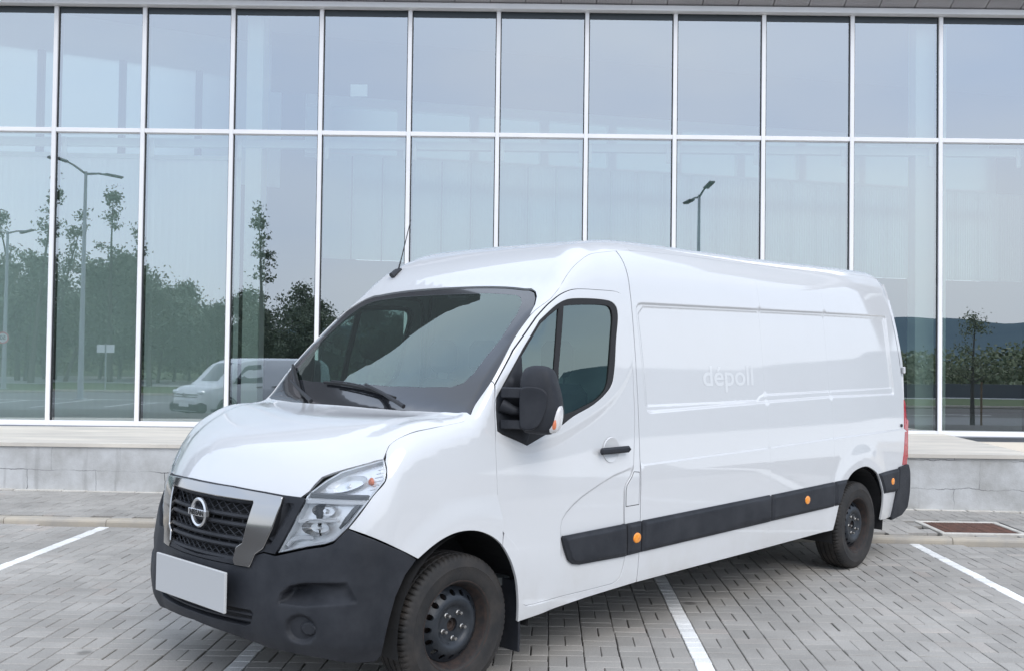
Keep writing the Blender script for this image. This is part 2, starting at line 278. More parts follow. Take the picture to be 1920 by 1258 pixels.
# ------------------------------------------------------------------ mesh helpers
def empty(name, label=None, cat=None, group=None, parent=None, loc=(0, 0, 0), rot=(0, 0, 0), kind=None):
    o = bpy.data.objects.new(name, None); COL.objects.link(o); o.location = loc; o.rotation_euler = rot
    o.empty_display_size = 0.2
    if parent: o.parent = parent
    tag(o, label, cat, group, kind); return o
def tag(o, label=None, cat=None, group=None, kind=None):
    if label: o['label'] = label
    if cat: o['category'] = cat
    if group: o['group'] = group
    if kind: o['kind'] = kind
    return o
class MB:
    """collects boxes, bars, tubes and lathes; build() links them as one mesh object"""
    def __init__(s): s.v = []; s.f = []; s.sm = []
    def add(s, V, Fc, smooth=False):
        b = len(s.v); s.v.extend([tuple(map(float, p)) for p in V]); s.f.extend([tuple(b + i for i in f) for f in Fc]); s.sm.extend([smooth] * len(Fc))
        return s
    def box(s, x0, x1, y0, y1, z0, z1, bev=0.0):
        if x1 < x0: x0, x1 = x1, x0
        if y1 < y0: y0, y1 = y1, y0
        if z1 < z0: z0, z1 = z1, z0
        if bev <= 0:
            V = [(x, y, z) for z in (z0, z1) for y in (y0, y1) for x in (x0, x1)]
            return s.add(V, [(0, 2, 3, 1), (4, 5, 7, 6), (0, 1, 5, 4), (2, 6, 7, 3), (0, 4, 6, 2), (1, 3, 7, 5)])
        c = ((x0 + x1) / 2, (y0 + y1) / 2, (z0 + z1) / 2); h = ((x1 - x0) / 2, (y1 - y0) / 2, (z1 - z0) / 2); b = min(bev, min(h) * 0.9)
        V = []; ix = {}
        for sx in (-1, 1):
            for sy in (-1, 1):
                for sz in (-1, 1):
                    for a in range(3):
                        p = [c[0] + sx * (h[0] - (b if a != 0 else 0)), c[1] + sy * (h[1] - (b if a != 1 else 0)), c[2] + sz * (h[2] - (b if a != 2 else 0))]
                        ix[(sx, sy, sz, a)] = len(V); V.append(p)
        Fc = []
        def fix(q, n):
            P = [np.array(V[i]) for i in q]; nn = np.cross(P[1] - P[0], P[2] - P[0])
            return q if np.dot(nn, n) > 0 else q[::-1]
        for a in range(3):
            for sg in (-1, 1):
                o = [i for i in range(3) if i != a]; q = []
                for s1, s2 in ((-1, -1), (1, -1), (1, 1), (-1, 1)):
                    k = [0, 0, 0]; k[a] = sg; k[o[0]] = s1; k[o[1]] = s2; q.append(ix[(*k, a)])
                n = np.zeros(3); n[a] = sg; Fc.append(fix(q, n))
        for a in range(3):
            o = [i for i in range(3) if i != a]
            for s1 in (-1, 1):
                for s2 in (-1, 1):
                    k0 = [0, 0, 0]; k0[o[0]] = s1; k0[o[1]] = s2; k1 = list(k0); k0[a] = -1; k1[a] = 1
                    n = np.zeros(3); n[o[0]] = s1; n[o[1]] = s2
                    Fc.append(fix([ix[(*k0, o[0])], ix[(*k1, o[0])], ix[(*k1, o[1])], ix[(*k0, o[1])]], n))
        for sx in (-1, 1):
            for sy in (-1, 1):
                for sz in (-1, 1): Fc.append(fix([ix[(sx, sy, sz, a)] for a in range(3)], np.array([sx, sy, sz])))
        return s.add(V, Fc)
    def tube(s, pts, r, n=8, cap=True, smooth=True):
        pts = [np.array(p, float) for p in pts]
        rs = [r] * len(pts) if np.isscalar(r) else list(r)
        V = []; prev = None
        for i, p in enumerate(pts):
            t = pts[min(i + 1, len(pts) - 1)] - pts[max(i - 1, 0)]; t /= np.linalg.norm(t) + 1e-12
            a = np.array([0, 0, 1.0]) if abs(t[2]) < 0.9 else np.array([1.0, 0, 0])
            if prev is not None: a = prev
            u = a - t * np.dot(a, t); u /= np.linalg.norm(u) + 1e-12; prev = u; w = np.cross(t, u)
            for k in range(n):
                an = 2 * math.pi * k / n; V.append(p + rs[i] * (u * math.cos(an) + w * math.sin(an)))
        Fc = [(i * n + k, i * n + (k + 1) % n, (i + 1) * n + (k + 1) % n, (i + 1) * n + k) for i in range(len(pts) - 1) for k in range(n)]
        s.add(V, Fc, smooth)
        if cap:
            b = len(s.v) - len(V)
            s.f.append(tuple(b + k for k in range(n))[::-1]); s.sm.append(False)
            s.f.append(tuple(b + (len(pts) - 1) * n + k for k in range(n))); s.sm.append(False)
        return s
    def lathe(s, prof, n=48, axis='y', c=(0, 0, 0), smooth=True, mod=None, close=False):
        """prof: (radius, height along axis)"""
        V = []
        for j in range(n):
            a = 2 * math.pi * j / n
            for i, (r, h) in enumerate(prof):
                if mod: r = mod(i, j, r)
                x, z = r * math.cos(a), r * math.sin(a)
                if axis == 'y': V.append((c[0] + x, c[1] + h, c[2] + z))
                elif axis == 'z': V.append((c[0] + x, c[1] + z, c[2] + h))
                else: V.append((c[0] + h, c[1] + x, c[2] + z))
        m = len(prof); Fc = []
        for j in range(n):
            k = (j + 1) % n
            for i in range(m - 1 if not close else m):
                i2 = (i + 1) % m
                q = (j * m + i, j * m + i2, k * m + i2, k * m + i)
                if axis == 'z': q = q[::-1]
                Fc.append(q)
        return s.add(V, Fc, smooth)
    def build(s, name, m, parent=None, loc=None, rot=None, label=None, cat=None, group=None, kind=None):
        me = bpy.data.meshes.new(name); me.from_pydata(s.v, [], s.f)
        me.polygons.foreach_set('use_smooth', s.sm); me.update()
        if any(s.sm): me.set_sharp_from_angle(angle=math.radians(38))
        me.materials.append(m)
        return link(name, me, parent, loc, rot, label, cat, group, kind)
def link(name, me, parent=None, loc=None, rot=None, label=None, cat=None, group=None, kind=None):
    o = bpy.data.objects.new(name, me); COL.objects.link(o)
    if parent: o.parent = parent
    if loc is not None: o.location = loc
    if rot is not None: o.rotation_euler = rot
    return tag(o, label, cat, group, kind)
def copy_tree(o, parent=None):
    c = o.copy(); COL.objects.link(c)
    if parent: c.parent = parent
    for ch in list(o.children): copy_tree(ch, c)
    return c
def pip(P, poly):
    x, y = P[:, 0], P[:, 1]; ins = np.zeros(len(P), bool); q = np.roll(poly, -1, 0)
    for (x0, y0), (x1, y1) in zip(poly, q):
        c = (y0 > y) != (y1 > y)
        with np.errstate(divide='ignore', invalid='ignore'): xi = (x1 - x0) * (y - y0) / (y1 - y0 + 1e-30) + x0
        ins ^= c & (x < xi)
    return ins
def pdist(P, poly, closed=True):
    d = np.full(len(P), 1e9); q = np.roll(poly, -1, 0) if closed else poly[1:]; pp = poly if closed else poly[:-1]
    for a, b in zip(pp, q):
        ab = b - a; t = np.clip(((P - a) @ ab) / (ab @ ab + 1e-18), 0, 1); d = np.minimum(d, np.hypot(*(P - a - t[:, None] * ab).T))
    return d
def catmull(pts, step=0.02, closed=False):
    P = np.array(pts, float); n = len(P); out = []
    rngk = range(n if closed else n - 1)
    for i in rngk:
        if closed: p0, p1, p2, p3 = P[(i - 1) % n], P[i], P[(i + 1) % n], P[(i + 2) % n]
        else: p0, p1, p2, p3 = P[max(i - 1, 0)], P[i], P[i + 1], P[min(i + 2, n - 1)]
        # centripetal
        t0 = 0; t1 = t0 + max(np.linalg.norm(p1 - p0), 1e-6) ** 0.5; t2 = t1 + max(np.linalg.norm(p2 - p1), 1e-6) ** 0.5; t3 = t2 + max(np.linalg.norm(p3 - p2), 1e-6) ** 0.5
        k = max(1, int(np.ceil(np.linalg.norm(p2 - p1) / step)))
        for j in range(k):
            t = t1 + (t2 - t1) * j / k
            if t1 - t0 < 2e-3: A1 = p1
            else: A1 = (t1 - t) / (t1 - t0) * p0 + (t - t0) / (t1 - t0) * p1
            A2 = (t2 - t) / (t2 - t1) * p1 + (t - t1) / (t2 - t1) * p2
            if t3 - t2 < 2e-3: A3 = p2
            else: A3 = (t3 - t) / (t3 - t2) * p2 + (t - t2) / (t3 - t2) * p3
            B1 = (t2 - t) / (t2 - t0) * A1 + (t - t0) / (t2 - t0) * A2; B2 = (t3 - t) / (t3 - t1) * A2 + (t - t1) / (t3 - t1) * A3
            out.append((t2 - t) / (t2 - t1) * B1 + (t - t1) / (t2 - t1) * B2)
    if not closed: out.append(P[-1])
    return np.array(out)
def lin(pts, step=0.03, closed=False):
    P = np.array(pts, float); out = []; n = len(P)
    for i in range(n if closed else n - 1):
        a, b = P[i], P[(i + 1) % n]; k = max(1, int(np.ceil(np.linalg.norm(b - a) / step)))
        out += [a + (b - a) * j / k for j in range(k)]
    if not closed: out.append(P[-1])
    return np.array(out)
def clean(P, eps=1e-3):
    out = [P[0]]
    for p in P[1:]:
        if np.linalg.norm(p - out[-1]) > eps: out.append(p)
    if np.linalg.norm(out[0] - out[-1]) < eps: out.pop()
    return np.array(out)
def area2(P): q = np.roll(P, -1, 0); return 0.5 * np.sum(P[:, 0] * q[:, 1] - q[:, 0] * P[:, 1])
def inset(P, d):
    """shift a closed loop inwards by d (outwards if negative)"""
    if area2(P) < 0: P = P[::-1]
    a = P - np.roll(P, 1, 0); b = np.roll(P, -1, 0) - P
    na = np.stack([-a[:, 1], a[:, 0]], 1); nb = np.stack([-b[:, 1], b[:, 0]], 1)
    na /= np.linalg.norm(na, axis=1)[:, None] + 1e-12; nb /= np.linalg.norm(nb, axis=1)[:, None] + 1e-12
    m = na + nb; l = np.linalg.norm(m, axis=1)[:, None]; m /= l + 1e-9
    c = np.clip((m * na).sum(1), 0.5, 1)[:, None]
    return P + m * d / c
def tri_region(loops, spacing, cons=(), extra=None):
    """CDT of the region inside loops[0] and outside loops[1:]; returns points, triangles"""
    out = loops[0]
    lo, hi = out.min(0), out.max(0)
    sx, sy = (spacing, spacing) if np.isscalar(spacing) else spacing
    gx = np.arange(lo[0], hi[0], sx); gy = np.arange(lo[1], hi[1], sy)
    G = np.stack(np.meshgrid(gx, gy), -1).reshape(-1, 2); G[:, 0] += (np.round((G[:, 1] - lo[1]) / sy) % 2) * sx * 0.5
    if extra is not None and len(extra): G = np.concatenate([G, extra])
    k = pip(G, out)
    for h in loops[1:]: k &= ~pip(G, h)
    G = G[k]
    for h in loops: G = G[pdist(G, h) > 0.4 * min(sx, sy)]
    for c in cons: G = G[pdist(G, c, False) > 0.004]
    V = []; E = []
    for h in loops:
        b = len(V); V += [Vector(p) for p in h]; E += [(b + i, b + (i + 1) % len(h)) for i in range(len(h))]
    for c in cons:
        b = len(V); V += [Vector(p) for p in c]; E += [(b + i, b + i + 1) for i in range(len(c) - 1)]
    V += [Vector(p) for p in G]
    r = delaunay_2d_cdt(V, E, [], 0, 1e-6)
    P = np.array([tuple(p) for p in r[0]]); T = np.array([f for f in r[2] if len(f) == 3])
    cen = P[T].mean(1); k = pip(cen, out)
    for h in loops[1:]: k &= ~pip(cen, h)
    T = T[k]
    A = P[T]; ar = (A[:, 1, 0] - A[:, 0, 0]) * (A[:, 2, 1] - A[:, 0, 1]) - (A[:, 2, 0] - A[:, 0, 0]) * (A[:, 1, 1] - A[:, 0, 1])
    T = T[np.abs(ar) > 1e-9]
    return P, T
# ------------------------------------------------------------------ body surface of the high-roof van
def sm(a,b,k):
    h=np.maximum(k-np.abs(a-b),0)/k
    return np.maximum(a,b)+h*h*k*.25
def pchip(xs,ys):
    xs=np.array(xs,float);ys=np.array(ys,float)
    h=np.diff(xs);d=np.diff(ys)/h
    m=np.zeros(len(xs));m[0]=d[0];m[-1]=d[-1]
    for i in range(1,len(xs)-1):
        if d[i-1]*d[i]>0:
            w1=2*h[i]+h[i-1];w2=h[i]+2*h[i-1];m[i]=(w1+w2)/(w1/d[i-1]+w2/d[i])
    def f(x):
        x=np.clip(np.asarray(x,float),xs[0],xs[-1]);i=np.clip(np.searchsorted(xs,x,side='right')-1,0,len(h)-1)
        t=(x-xs[i])/h[i]
        return ((1+2*t)*(1-t)**2)*ys[i]+t*(1-t)**2*h[i]*m[i]+t*t*(3-2*t)*ys[i+1]+t*t*(t-1)*h[i]*m[i+1]
    return f
def ss(a,b,x):
    t=np.clip((x-a)/(b-a),0,1);return t*t*(3-2*t)
Wz=pchip([.2,.32,.45,.65,.9,1.1,1.35,1.7,2.0,2.2,2.4,2.7],[.95,.985,1.0,1.01,1.01,1.0,.985,.955,.92,.885,.84,.76])
# top profile over u (x + c y^2)
Tz=pchip([-5.6,-5.3,-5.0,-4.5,-3.5,-2.5,-2.0,-1.6,-1.35,-1.15,-.98,-.88,-.80,-.785,-.77,-.6,-.4,-.2,-.02,.02,.3,.5,.65,.75,.82,.9],
         [2.44,2.45,2.455,2.45,2.435,2.425,2.42,2.41,2.385,2.345,2.26,2.185,2.102,2.084,2.070,1.935,1.765,1.582,1.385,1.36,1.32,1.265,1.195,1.10,.98,.6])
Cc=pchip([-2.2,-1.3,-.8,0,.5],[0,.02,.03,.12,.32])
Fz=pchip([.2,.3,.45,.6,.75,.9,1.0,1.1,1.3],[.80,.845,.87,.86,.84,.82,.80,.77,.70])
Rz=pchip([.2,.7,1.1,1.5,2.0,2.3,2.5],[-5.34,-5.34,-5.33,-5.30,-5.21,-5.13,-5.06])
def F(x,y,z):
    ay=np.abs(y)
    u=x+Cc(x)*y*y
    crown=.02*ss(-.7,-1.6,x)-.04*ss(-.1,.3,x)
    top=z-(Tz(u)-crown*y*y)
    # windscreen is steep: scale to approx distance
    sl=ss(-1.15,-.9,x)*ss(.05,-.05,x)
    top=top*(1-.3*sl)
    side=ay-(Wz(z)-.02*ss(-1.4,-.15,x)*ss(1.05,1.6,z)-.03*ss(-.1,.6,x)-.02*ss(-4.3,-5.3,x))
    k1=.07+.20*ss(-.72,-1.3,x)-.08*ss(-3.,-5.,x)+.08*ss(-.1,.2,x)
    f=sm(top,side,k1)
    fr=x-(Fz(z)-.32*y*y)
    f=sm(f,fr,.12)
    f=sm(f,Rz(z)-x-0*y,.07)
    return f
def root(o,d,t1=3.,n=40,off=0.):
    o=np.atleast_2d(np.asarray(o,float));d=np.atleast_2d(np.asarray(d,float))
    lo=np.zeros(len(o));hi=np.full(len(o),t1)
    for _ in range(n):
        m=(lo+hi)/2;p=o+d*m[:,None]
        ins=F(p[:,0],p[:,1],p[:,2])<off
        lo=np.where(ins,m,lo);hi=np.where(ins,hi,m)
    return o+d*((lo+hi)/2)[:,None]
def side(x,z,off=0.):
    x=np.atleast_1d(x);z=np.atleast_1d(z);o=np.stack([x,0*x,z],1);return root(o,np.tile([0,1.,0],(len(x),1)),off=off)
def top(x,y):
    x=np.atleast_1d(x);y=np.atleast_1d(y);o=np.stack([x,y,0*x+.5],1);return root(o,np.tile([0,0,1.],(len(x),1)))
def cyl(a,z,off=0.,ox=-.2):
    a=np.atleast_1d(a);z=np.atleast_1d(z);o=np.stack([0*a+ox,0*a,z],1);return root(o,np.stack([np.cos(a),np.sin(a),0*a],1),off=off)
def front(y, z, dx=0.0):
    y = np.atleast_1d(np.asarray(y, float)); z = np.atleast_1d(np.asarray(z, float)) + 0 * y; y = y + 0 * z
    o = np.stack([0 * y - 0.2, y, z], 1); r = root(o, np.tile([1.0, 0, 0], (len(y), 1))); r[:, 0] += dx
    return r
def gradF(X):
    e = 1e-4; g = []
    for a in range(3):
        d = np.zeros(3); d[a] = e; A = X + d; B = X - d
        g.append((F(A[:, 0], A[:, 1], A[:, 2]) - F(B[:, 0], B[:, 1], B[:, 2])) / (2 * e))
    g = np.stack(g, 1); return g / (np.linalg.norm(g, axis=1)[:, None] + 1e-12)
def patch(name, loops, fn, m, parent, spacing=0.05, gap=0.0025, depth=0.014, rr=0.0018, extra=None, mirror=False, step=0.03, eps=1.5e-3, group=None, label=None, rim=True):
    loops = [clean(lin(l, step, True)) for l in loops]
    loops = [inset(l, gap) if i == 0 else inset(l, -gap) for i, l in enumerate(loops)]
    P, T = tri_region(loops, spacing, extra=extra)
    X = fn(P)
    e0 = np.array([eps, 0]); e1 = np.array([0, eps])
    Nn = np.cross(fn(P + e0) - fn(P - e0), fn(P + e1) - fn(P - e1)); Nn /= np.linalg.norm(Nn, axis=1)[:, None] + 1e-15
    g = gradF(X); sg = np.sign((Nn * g).sum(1)); sg[sg == 0] = 1; Nn *= sg[:, None]
    tn = np.cross(X[T[:, 1]] - X[T[:, 0]], X[T[:, 2]] - X[T[:, 0]]); fl = (tn * g[T[:, 0]]).sum(1) < 0
    T[fl] = T[fl][:, ::-1]
    V = [X]; NN = [Nn]; Fc = [tuple(t) for t in T]; nb = len(X)
    if rim:
        for i, l in enumerate(loops):
            B = fn(l); ou = inset(l, -1e-3) if i == 0 else inset(l, 1e-3)
            l2 = l if area2(l) > 0 else l[::-1]; B = fn(l2)
            tn2 = fn(ou) - B; gb = gradF(B)
            nbv = np.cross(fn(l2 + e0) - fn(l2 - e0), fn(l2 + e1) - fn(l2 - e1)); nbv /= np.linalg.norm(nbv, axis=1)[:, None] + 1e-15
            s2 = np.sign((nbv * gb).sum(1)); s2[s2 == 0] = 1; nbv *= s2[:, None]
            tn2 -= nbv * (tn2 * nbv).sum(1)[:, None]; tn2 /= np.linalg.norm(tn2, axis=1)[:, None] + 1e-12
            r0 = B; r1 = B + tn2 * rr * 0.7 - nbv * rr * 0.3; r2 = B + tn2 * rr - nbv * rr * 1.2; r3 = r2 - nbv * depth
            n1 = nbv + tn2; n1 /= np.linalg.norm(n1, axis=1)[:, None] + 1e-12
            k = len(l2); rows = [(r0, nbv), (r1, n1), (r2, tn2), (r3, tn2)]
            for r_, n_ in rows: V.append(r_); NN.append(n_)
            c = np.arange(k); c2 = (c + 1) % k
            # orientation test
            q = np.cross(r0[1] - r0[0], r3[0] - r0[0]); okd = np.dot(q, tn2[0]) > 0
            for j in range(3):
                a = nb + j * k; b = nb + (j + 1) * k
                for u, w in zip(c, c2):
                    f = (a + u, a + w, b + w, b + u)
                    Fc.append(f if okd else f[::-1])
            nb += 4 * k
    V = np.concatenate(V); NN = np.concatenate(NN)
    if mirror:
        V = V * [1, -1, 1]; NN = NN * [1, -1, 1]; Fc = [f[::-1] for f in Fc]
    me = bpy.data.meshes.new(name); me.from_pydata(V.tolist(), [], [tuple(int(i) for i in f) for f in Fc])
    me.polygons.foreach_set('use_smooth', [True] * len(me.polygons)); me.update()
    me.normals_split_custom_set_from_vertices([tuple(n) for n in NN])
    me.materials.append(m)
    return link(name, me, parent, group=group, label=label)
def band(poly, offs, step=0.02, closed=True):
    l = lin(poly, step, closed)
    t = np.roll(l, -1, 0) - np.roll(l, 1, 0)
    if not closed: t[0] = l[1] - l[0]; t[-1] = l[-1] - l[-2]
    n = np.stack([-t[:, 1], t[:, 0]], 1); n /= np.linalg.norm(n, axis=1)[:, None] + 1e-12
    return np.concatenate([l + n * o for o in offs])
def lerp_poly(pts):  # y(x) lookup
    P = np.array(pts, float); P = P[np.argsort(P[:, 0])]
    return lambda x: np.interp(x, P[:, 0], P[:, 1])

# ---- shared curves (x, z) of the side
WHX, WHX2, WR = -0.055, -4.332, 0.345
door_up = catmull([(-0.222, 1.038), (-0.221, 1.165), (-0.225, 1.286), (-0.232, 1.42), (-0.249, 1.518)], 0.03)
door_top = np.concatenate([lin([(-0.249, 1.518), (-0.401, 1.696), (-0.590, 1.874)], 0.04)[:-1],
    catmull([(-0.590, 1.874), (-0.670, 1.937), (-0.735, 1.979), (-0.795, 2.011), (-0.888, 2.040), (-1.109, 2.050), (-1.270, 2.048), (-1.312, 2.036), (-1.332, 2.004), (-1.348, 1.919), (-1.365, 1.738), (-1.374, 1.604), (-1.373, 1.472), (-1.369, 1.283), (-1.346, 1.040)], 0.03)])
flapn = np.array([(-1.342, 1.012), (-1.318, 0.975), (-1.270, 0.93), (-1.259, 0.900), (-1.259, 0.80)])
door_lo = catmull([(-1.259, 0.80), (-1.262, 0.71), (-1.272, 0.60), (-1.270, 0.50), (-1.256, 0.44), (-1.235, 0.395), (-1.19, 0.374), (-1.08, 0.37), (-0.75, 0.37), (-0.455, 0.37), (-0.428, 0.382), (-0.42, 0.41), (-0.418, 0.48), (-0.405, 0.57), (-0.36, 0.68), (-0.30, 0.74), (-0.25, 0.785), (-0.232, 0.82), (-0.224, 0.90), (-0.222, 1.038)], 0.03)
door_loop = clean(np.concatenate([door_up, door_top, flapn, door_lo]))
ang = np.linspace(math.radians(52.5), math.radians(187), 26)
arch_f = np.array([(0.30, 0.712)] + [(-0.05 + 0.452 * math.cos(a) * (0.93 if a > math.pi / 2 else 0.86), 0.345 + 0.462 * math.sin(a)) for a in np.linspace(math.radians(44), math.radians(182), 24)])
arch_f = catmull([(0.287, 0.716), (0.21, 0.762), (0.14, 0.793), (0.06, 0.812), (-0.03, 0.812), (-0.11, 0.794), (-0.19, 0.757), (-0.25, 0.71), (-0.31, 0.63), (-0.35, 0.55), (-0.37, 0.49), (-0.39, 0.38), (-0.40, 0.295)], 0.02)
arch_r = catmull([(-3.86, 0.365), (-3.895, 0.46), (-3.93, 0.56), (-4.00, 0.67), (-4.07, 0.74), (-4.16, 0.788), (-4.30, 0.815), (-4.40, 0.815), (-4.50, 0.79), (-4.62, 0.735), (-4.69, 0.65), (-4.74, 0.56), (-4.75, 0.48), (-4.735, 0.38), (-4.73, 0.345)], 0.02)
ws_edge = catmull([(-0.10, 1.372), (-0.243, 1.536), (-0.435, 1.752), (-0.600, 1.905), (-0.698, 1.987)], 0.03)
ws3 = side(ws_edge[:, 0], ws_edge[:, 1])      # the same edge in 3-D
cc = [(-0.635, 0.848), (-0.690, 0.808), (-0.728, 0.762), (-0.743, 0.715)]     # rounded upper corner of the windscreen
def y45(x):          # where the skin turns from roof to side
    ys = np.linspace(0.60, 0.955, 143); X = top(0 * ys + x, ys); g = gradF(X); k = np.where((g[:, 1] >= 0.74 - 0.08 * float(ss(-0.80, -1.25, np.array(x)))) | (X[:, 2] < 1.4))[0]
    return ys[k[0]]
gutx = np.concatenate([np.linspace(-0.575, -1.40, 24), np.linspace(-1.5, -5.06, 50)])
guty = np.array([y45(x) for x in gutx]); guty = np.convolve(np.pad(guty, 2, 'edge'), np.ones(5) / 5, 'valid')
_yw = float(np.interp(0.575, -ws3[:, 0], ws3[:, 1])); guty = _yw + (guty - _yw) * ss(-0.575, -0.74, gutx)
gut = top(gutx, guty)[:, [0, 2]]
def gy(x): return np.interp(-np.asarray(x), -gutx, guty)
def gz(x): return np.interp(-np.asarray(x), -gut[:, 0], gut[:, 1])
rec_poly = np.concatenate([catmull([(-1.478, 1.37), (-1.44, 1.94), (-1.452, 1.975), (-1.49, 1.995)], 0.02)[:-1] if False else np.array([(-1.478, 1.38), (-1.462, 1.66), (-1.443, 1.93), (-1.450, 1.968), (-1.475, 1.99)]),
    np.array([(-1.51, 1.997), (-2.85, 2.02), (-3.84, 2.037), (-4.98, 2.055), (-5.01, 2.045), (-5.012, 1.73), (-5.04, 1.44), (-5.04, 1.39), (-5.02, 1.378), (-3.85, 1.378), (-2.89, 1.362), (-1.54, 1.332), (-1.50, 1.338)])])
rec2_poly = np.array([(-2.775, 1.372), (-2.82, 1.402), (-2.87, 1.412), (-3.84, 1.423), (-5.0, 1.433), (-4.985, 1.73), (-4.97, 2.03), (-3.84, 2.015), (-2.85, 2.0), (-1.53, 1.975), (-1.475, 1.93), (-1.49, 1.66), (-1.505, 1.372)])
def swz(x): return np.interp(-x, [1.35, 2.89, 3.86, 5.2], [1.032, 1.05, 1.068, 1.082])
press_poly = np.array([(-1.45, 1.037), (-1.30, 1.021), (-1.16, 0.995), (-1.043, 0.961), (-0.882, 0.903), (-0.80, 0.862), (-0.745, 0.825), (-0.712, 0.79), (-0.701, 0.751), (-0.707, 0.60), (-0.78, 0.45), (-1.45, 0.45)])
def sgn_in(P, poly): d = pdist(P, poly); return np.where(pip(P, poly), d, -d)
def d_cargo(P):
    a = sgn_in(P, rec_poly); b = sgn_in(P, rec2_poly)
    d = -0.011 * ss(-0.002, 0.016, a) - 0.006 * ss(-0.002, 0.012, b)
    zl = swz(P[:, 0]); s_ = ss(0.003, -0.006, P[:, 1] - zl)
    d = d + 0.007 * s_ * np.exp(-np.maximum(zl - P[:, 1], 0) / 0.16)
    for cx_, r0 in ((WHX2, 0.47),):
        r = np.hypot(P[:, 0] - cx_, P[:, 1] - 0.36); d = d + 0.010 * ss(0.66, 0.50, r)
    return d
ZB_ = pchip([0.2, 0.46, 0.62, 0.9, 1.15, 1.28, 1.40], [1.235, 1.150, 1.168, 1.255, 1.37, 1.47, 1.62])
def d_door(P):
    a = sgn_in(P, press_poly)
    d = -0.007 * ss(-0.002, 0.014, a) * ss(0.50, 0.60, P[:, 1])
    zb = ZB_(-P[:, 0])
    d = d + 0.007 * ss(0.0, 0.07, P[:, 1] - zb) - 0.001
    return d
def d_wing(P):
    r = np.hypot(P[:, 0] - WHX, P[:, 1] - 0.345); return 0.014 * ss(0.64, 0.50, r)
def f_side(dfn=None, off=0.0):
    def f(P):
        X = side(P[:, 0], P[:, 1])
        if dfn is not None: X[:, 1] += dfn(P)
        X[:, 1] += off
        return X
    return f
def f_top(dfn=None, off=0.0):
    def f(P):
        X = top(P[:, 0], P[:, 1])
        if dfn is not None: X[:, 2] += dfn(P)
        X[:, 2] += off
        return X
    return f
def f_cyl(dfn=None, off=0.0):
    def f(P):
        X = cyl(P[:, 0], P[:, 1]); d = off + (dfn(P) if dfn is not None else 0 * P[:, 0])
        X[:, 0] += np.cos(P[:, 0]) * d; X[:, 1] += np.sin(P[:, 0]) * d
        return X
    return f
def pz(l): return np.array([(math.atan2(y, x + 0.2), z) for x, y, z in l])
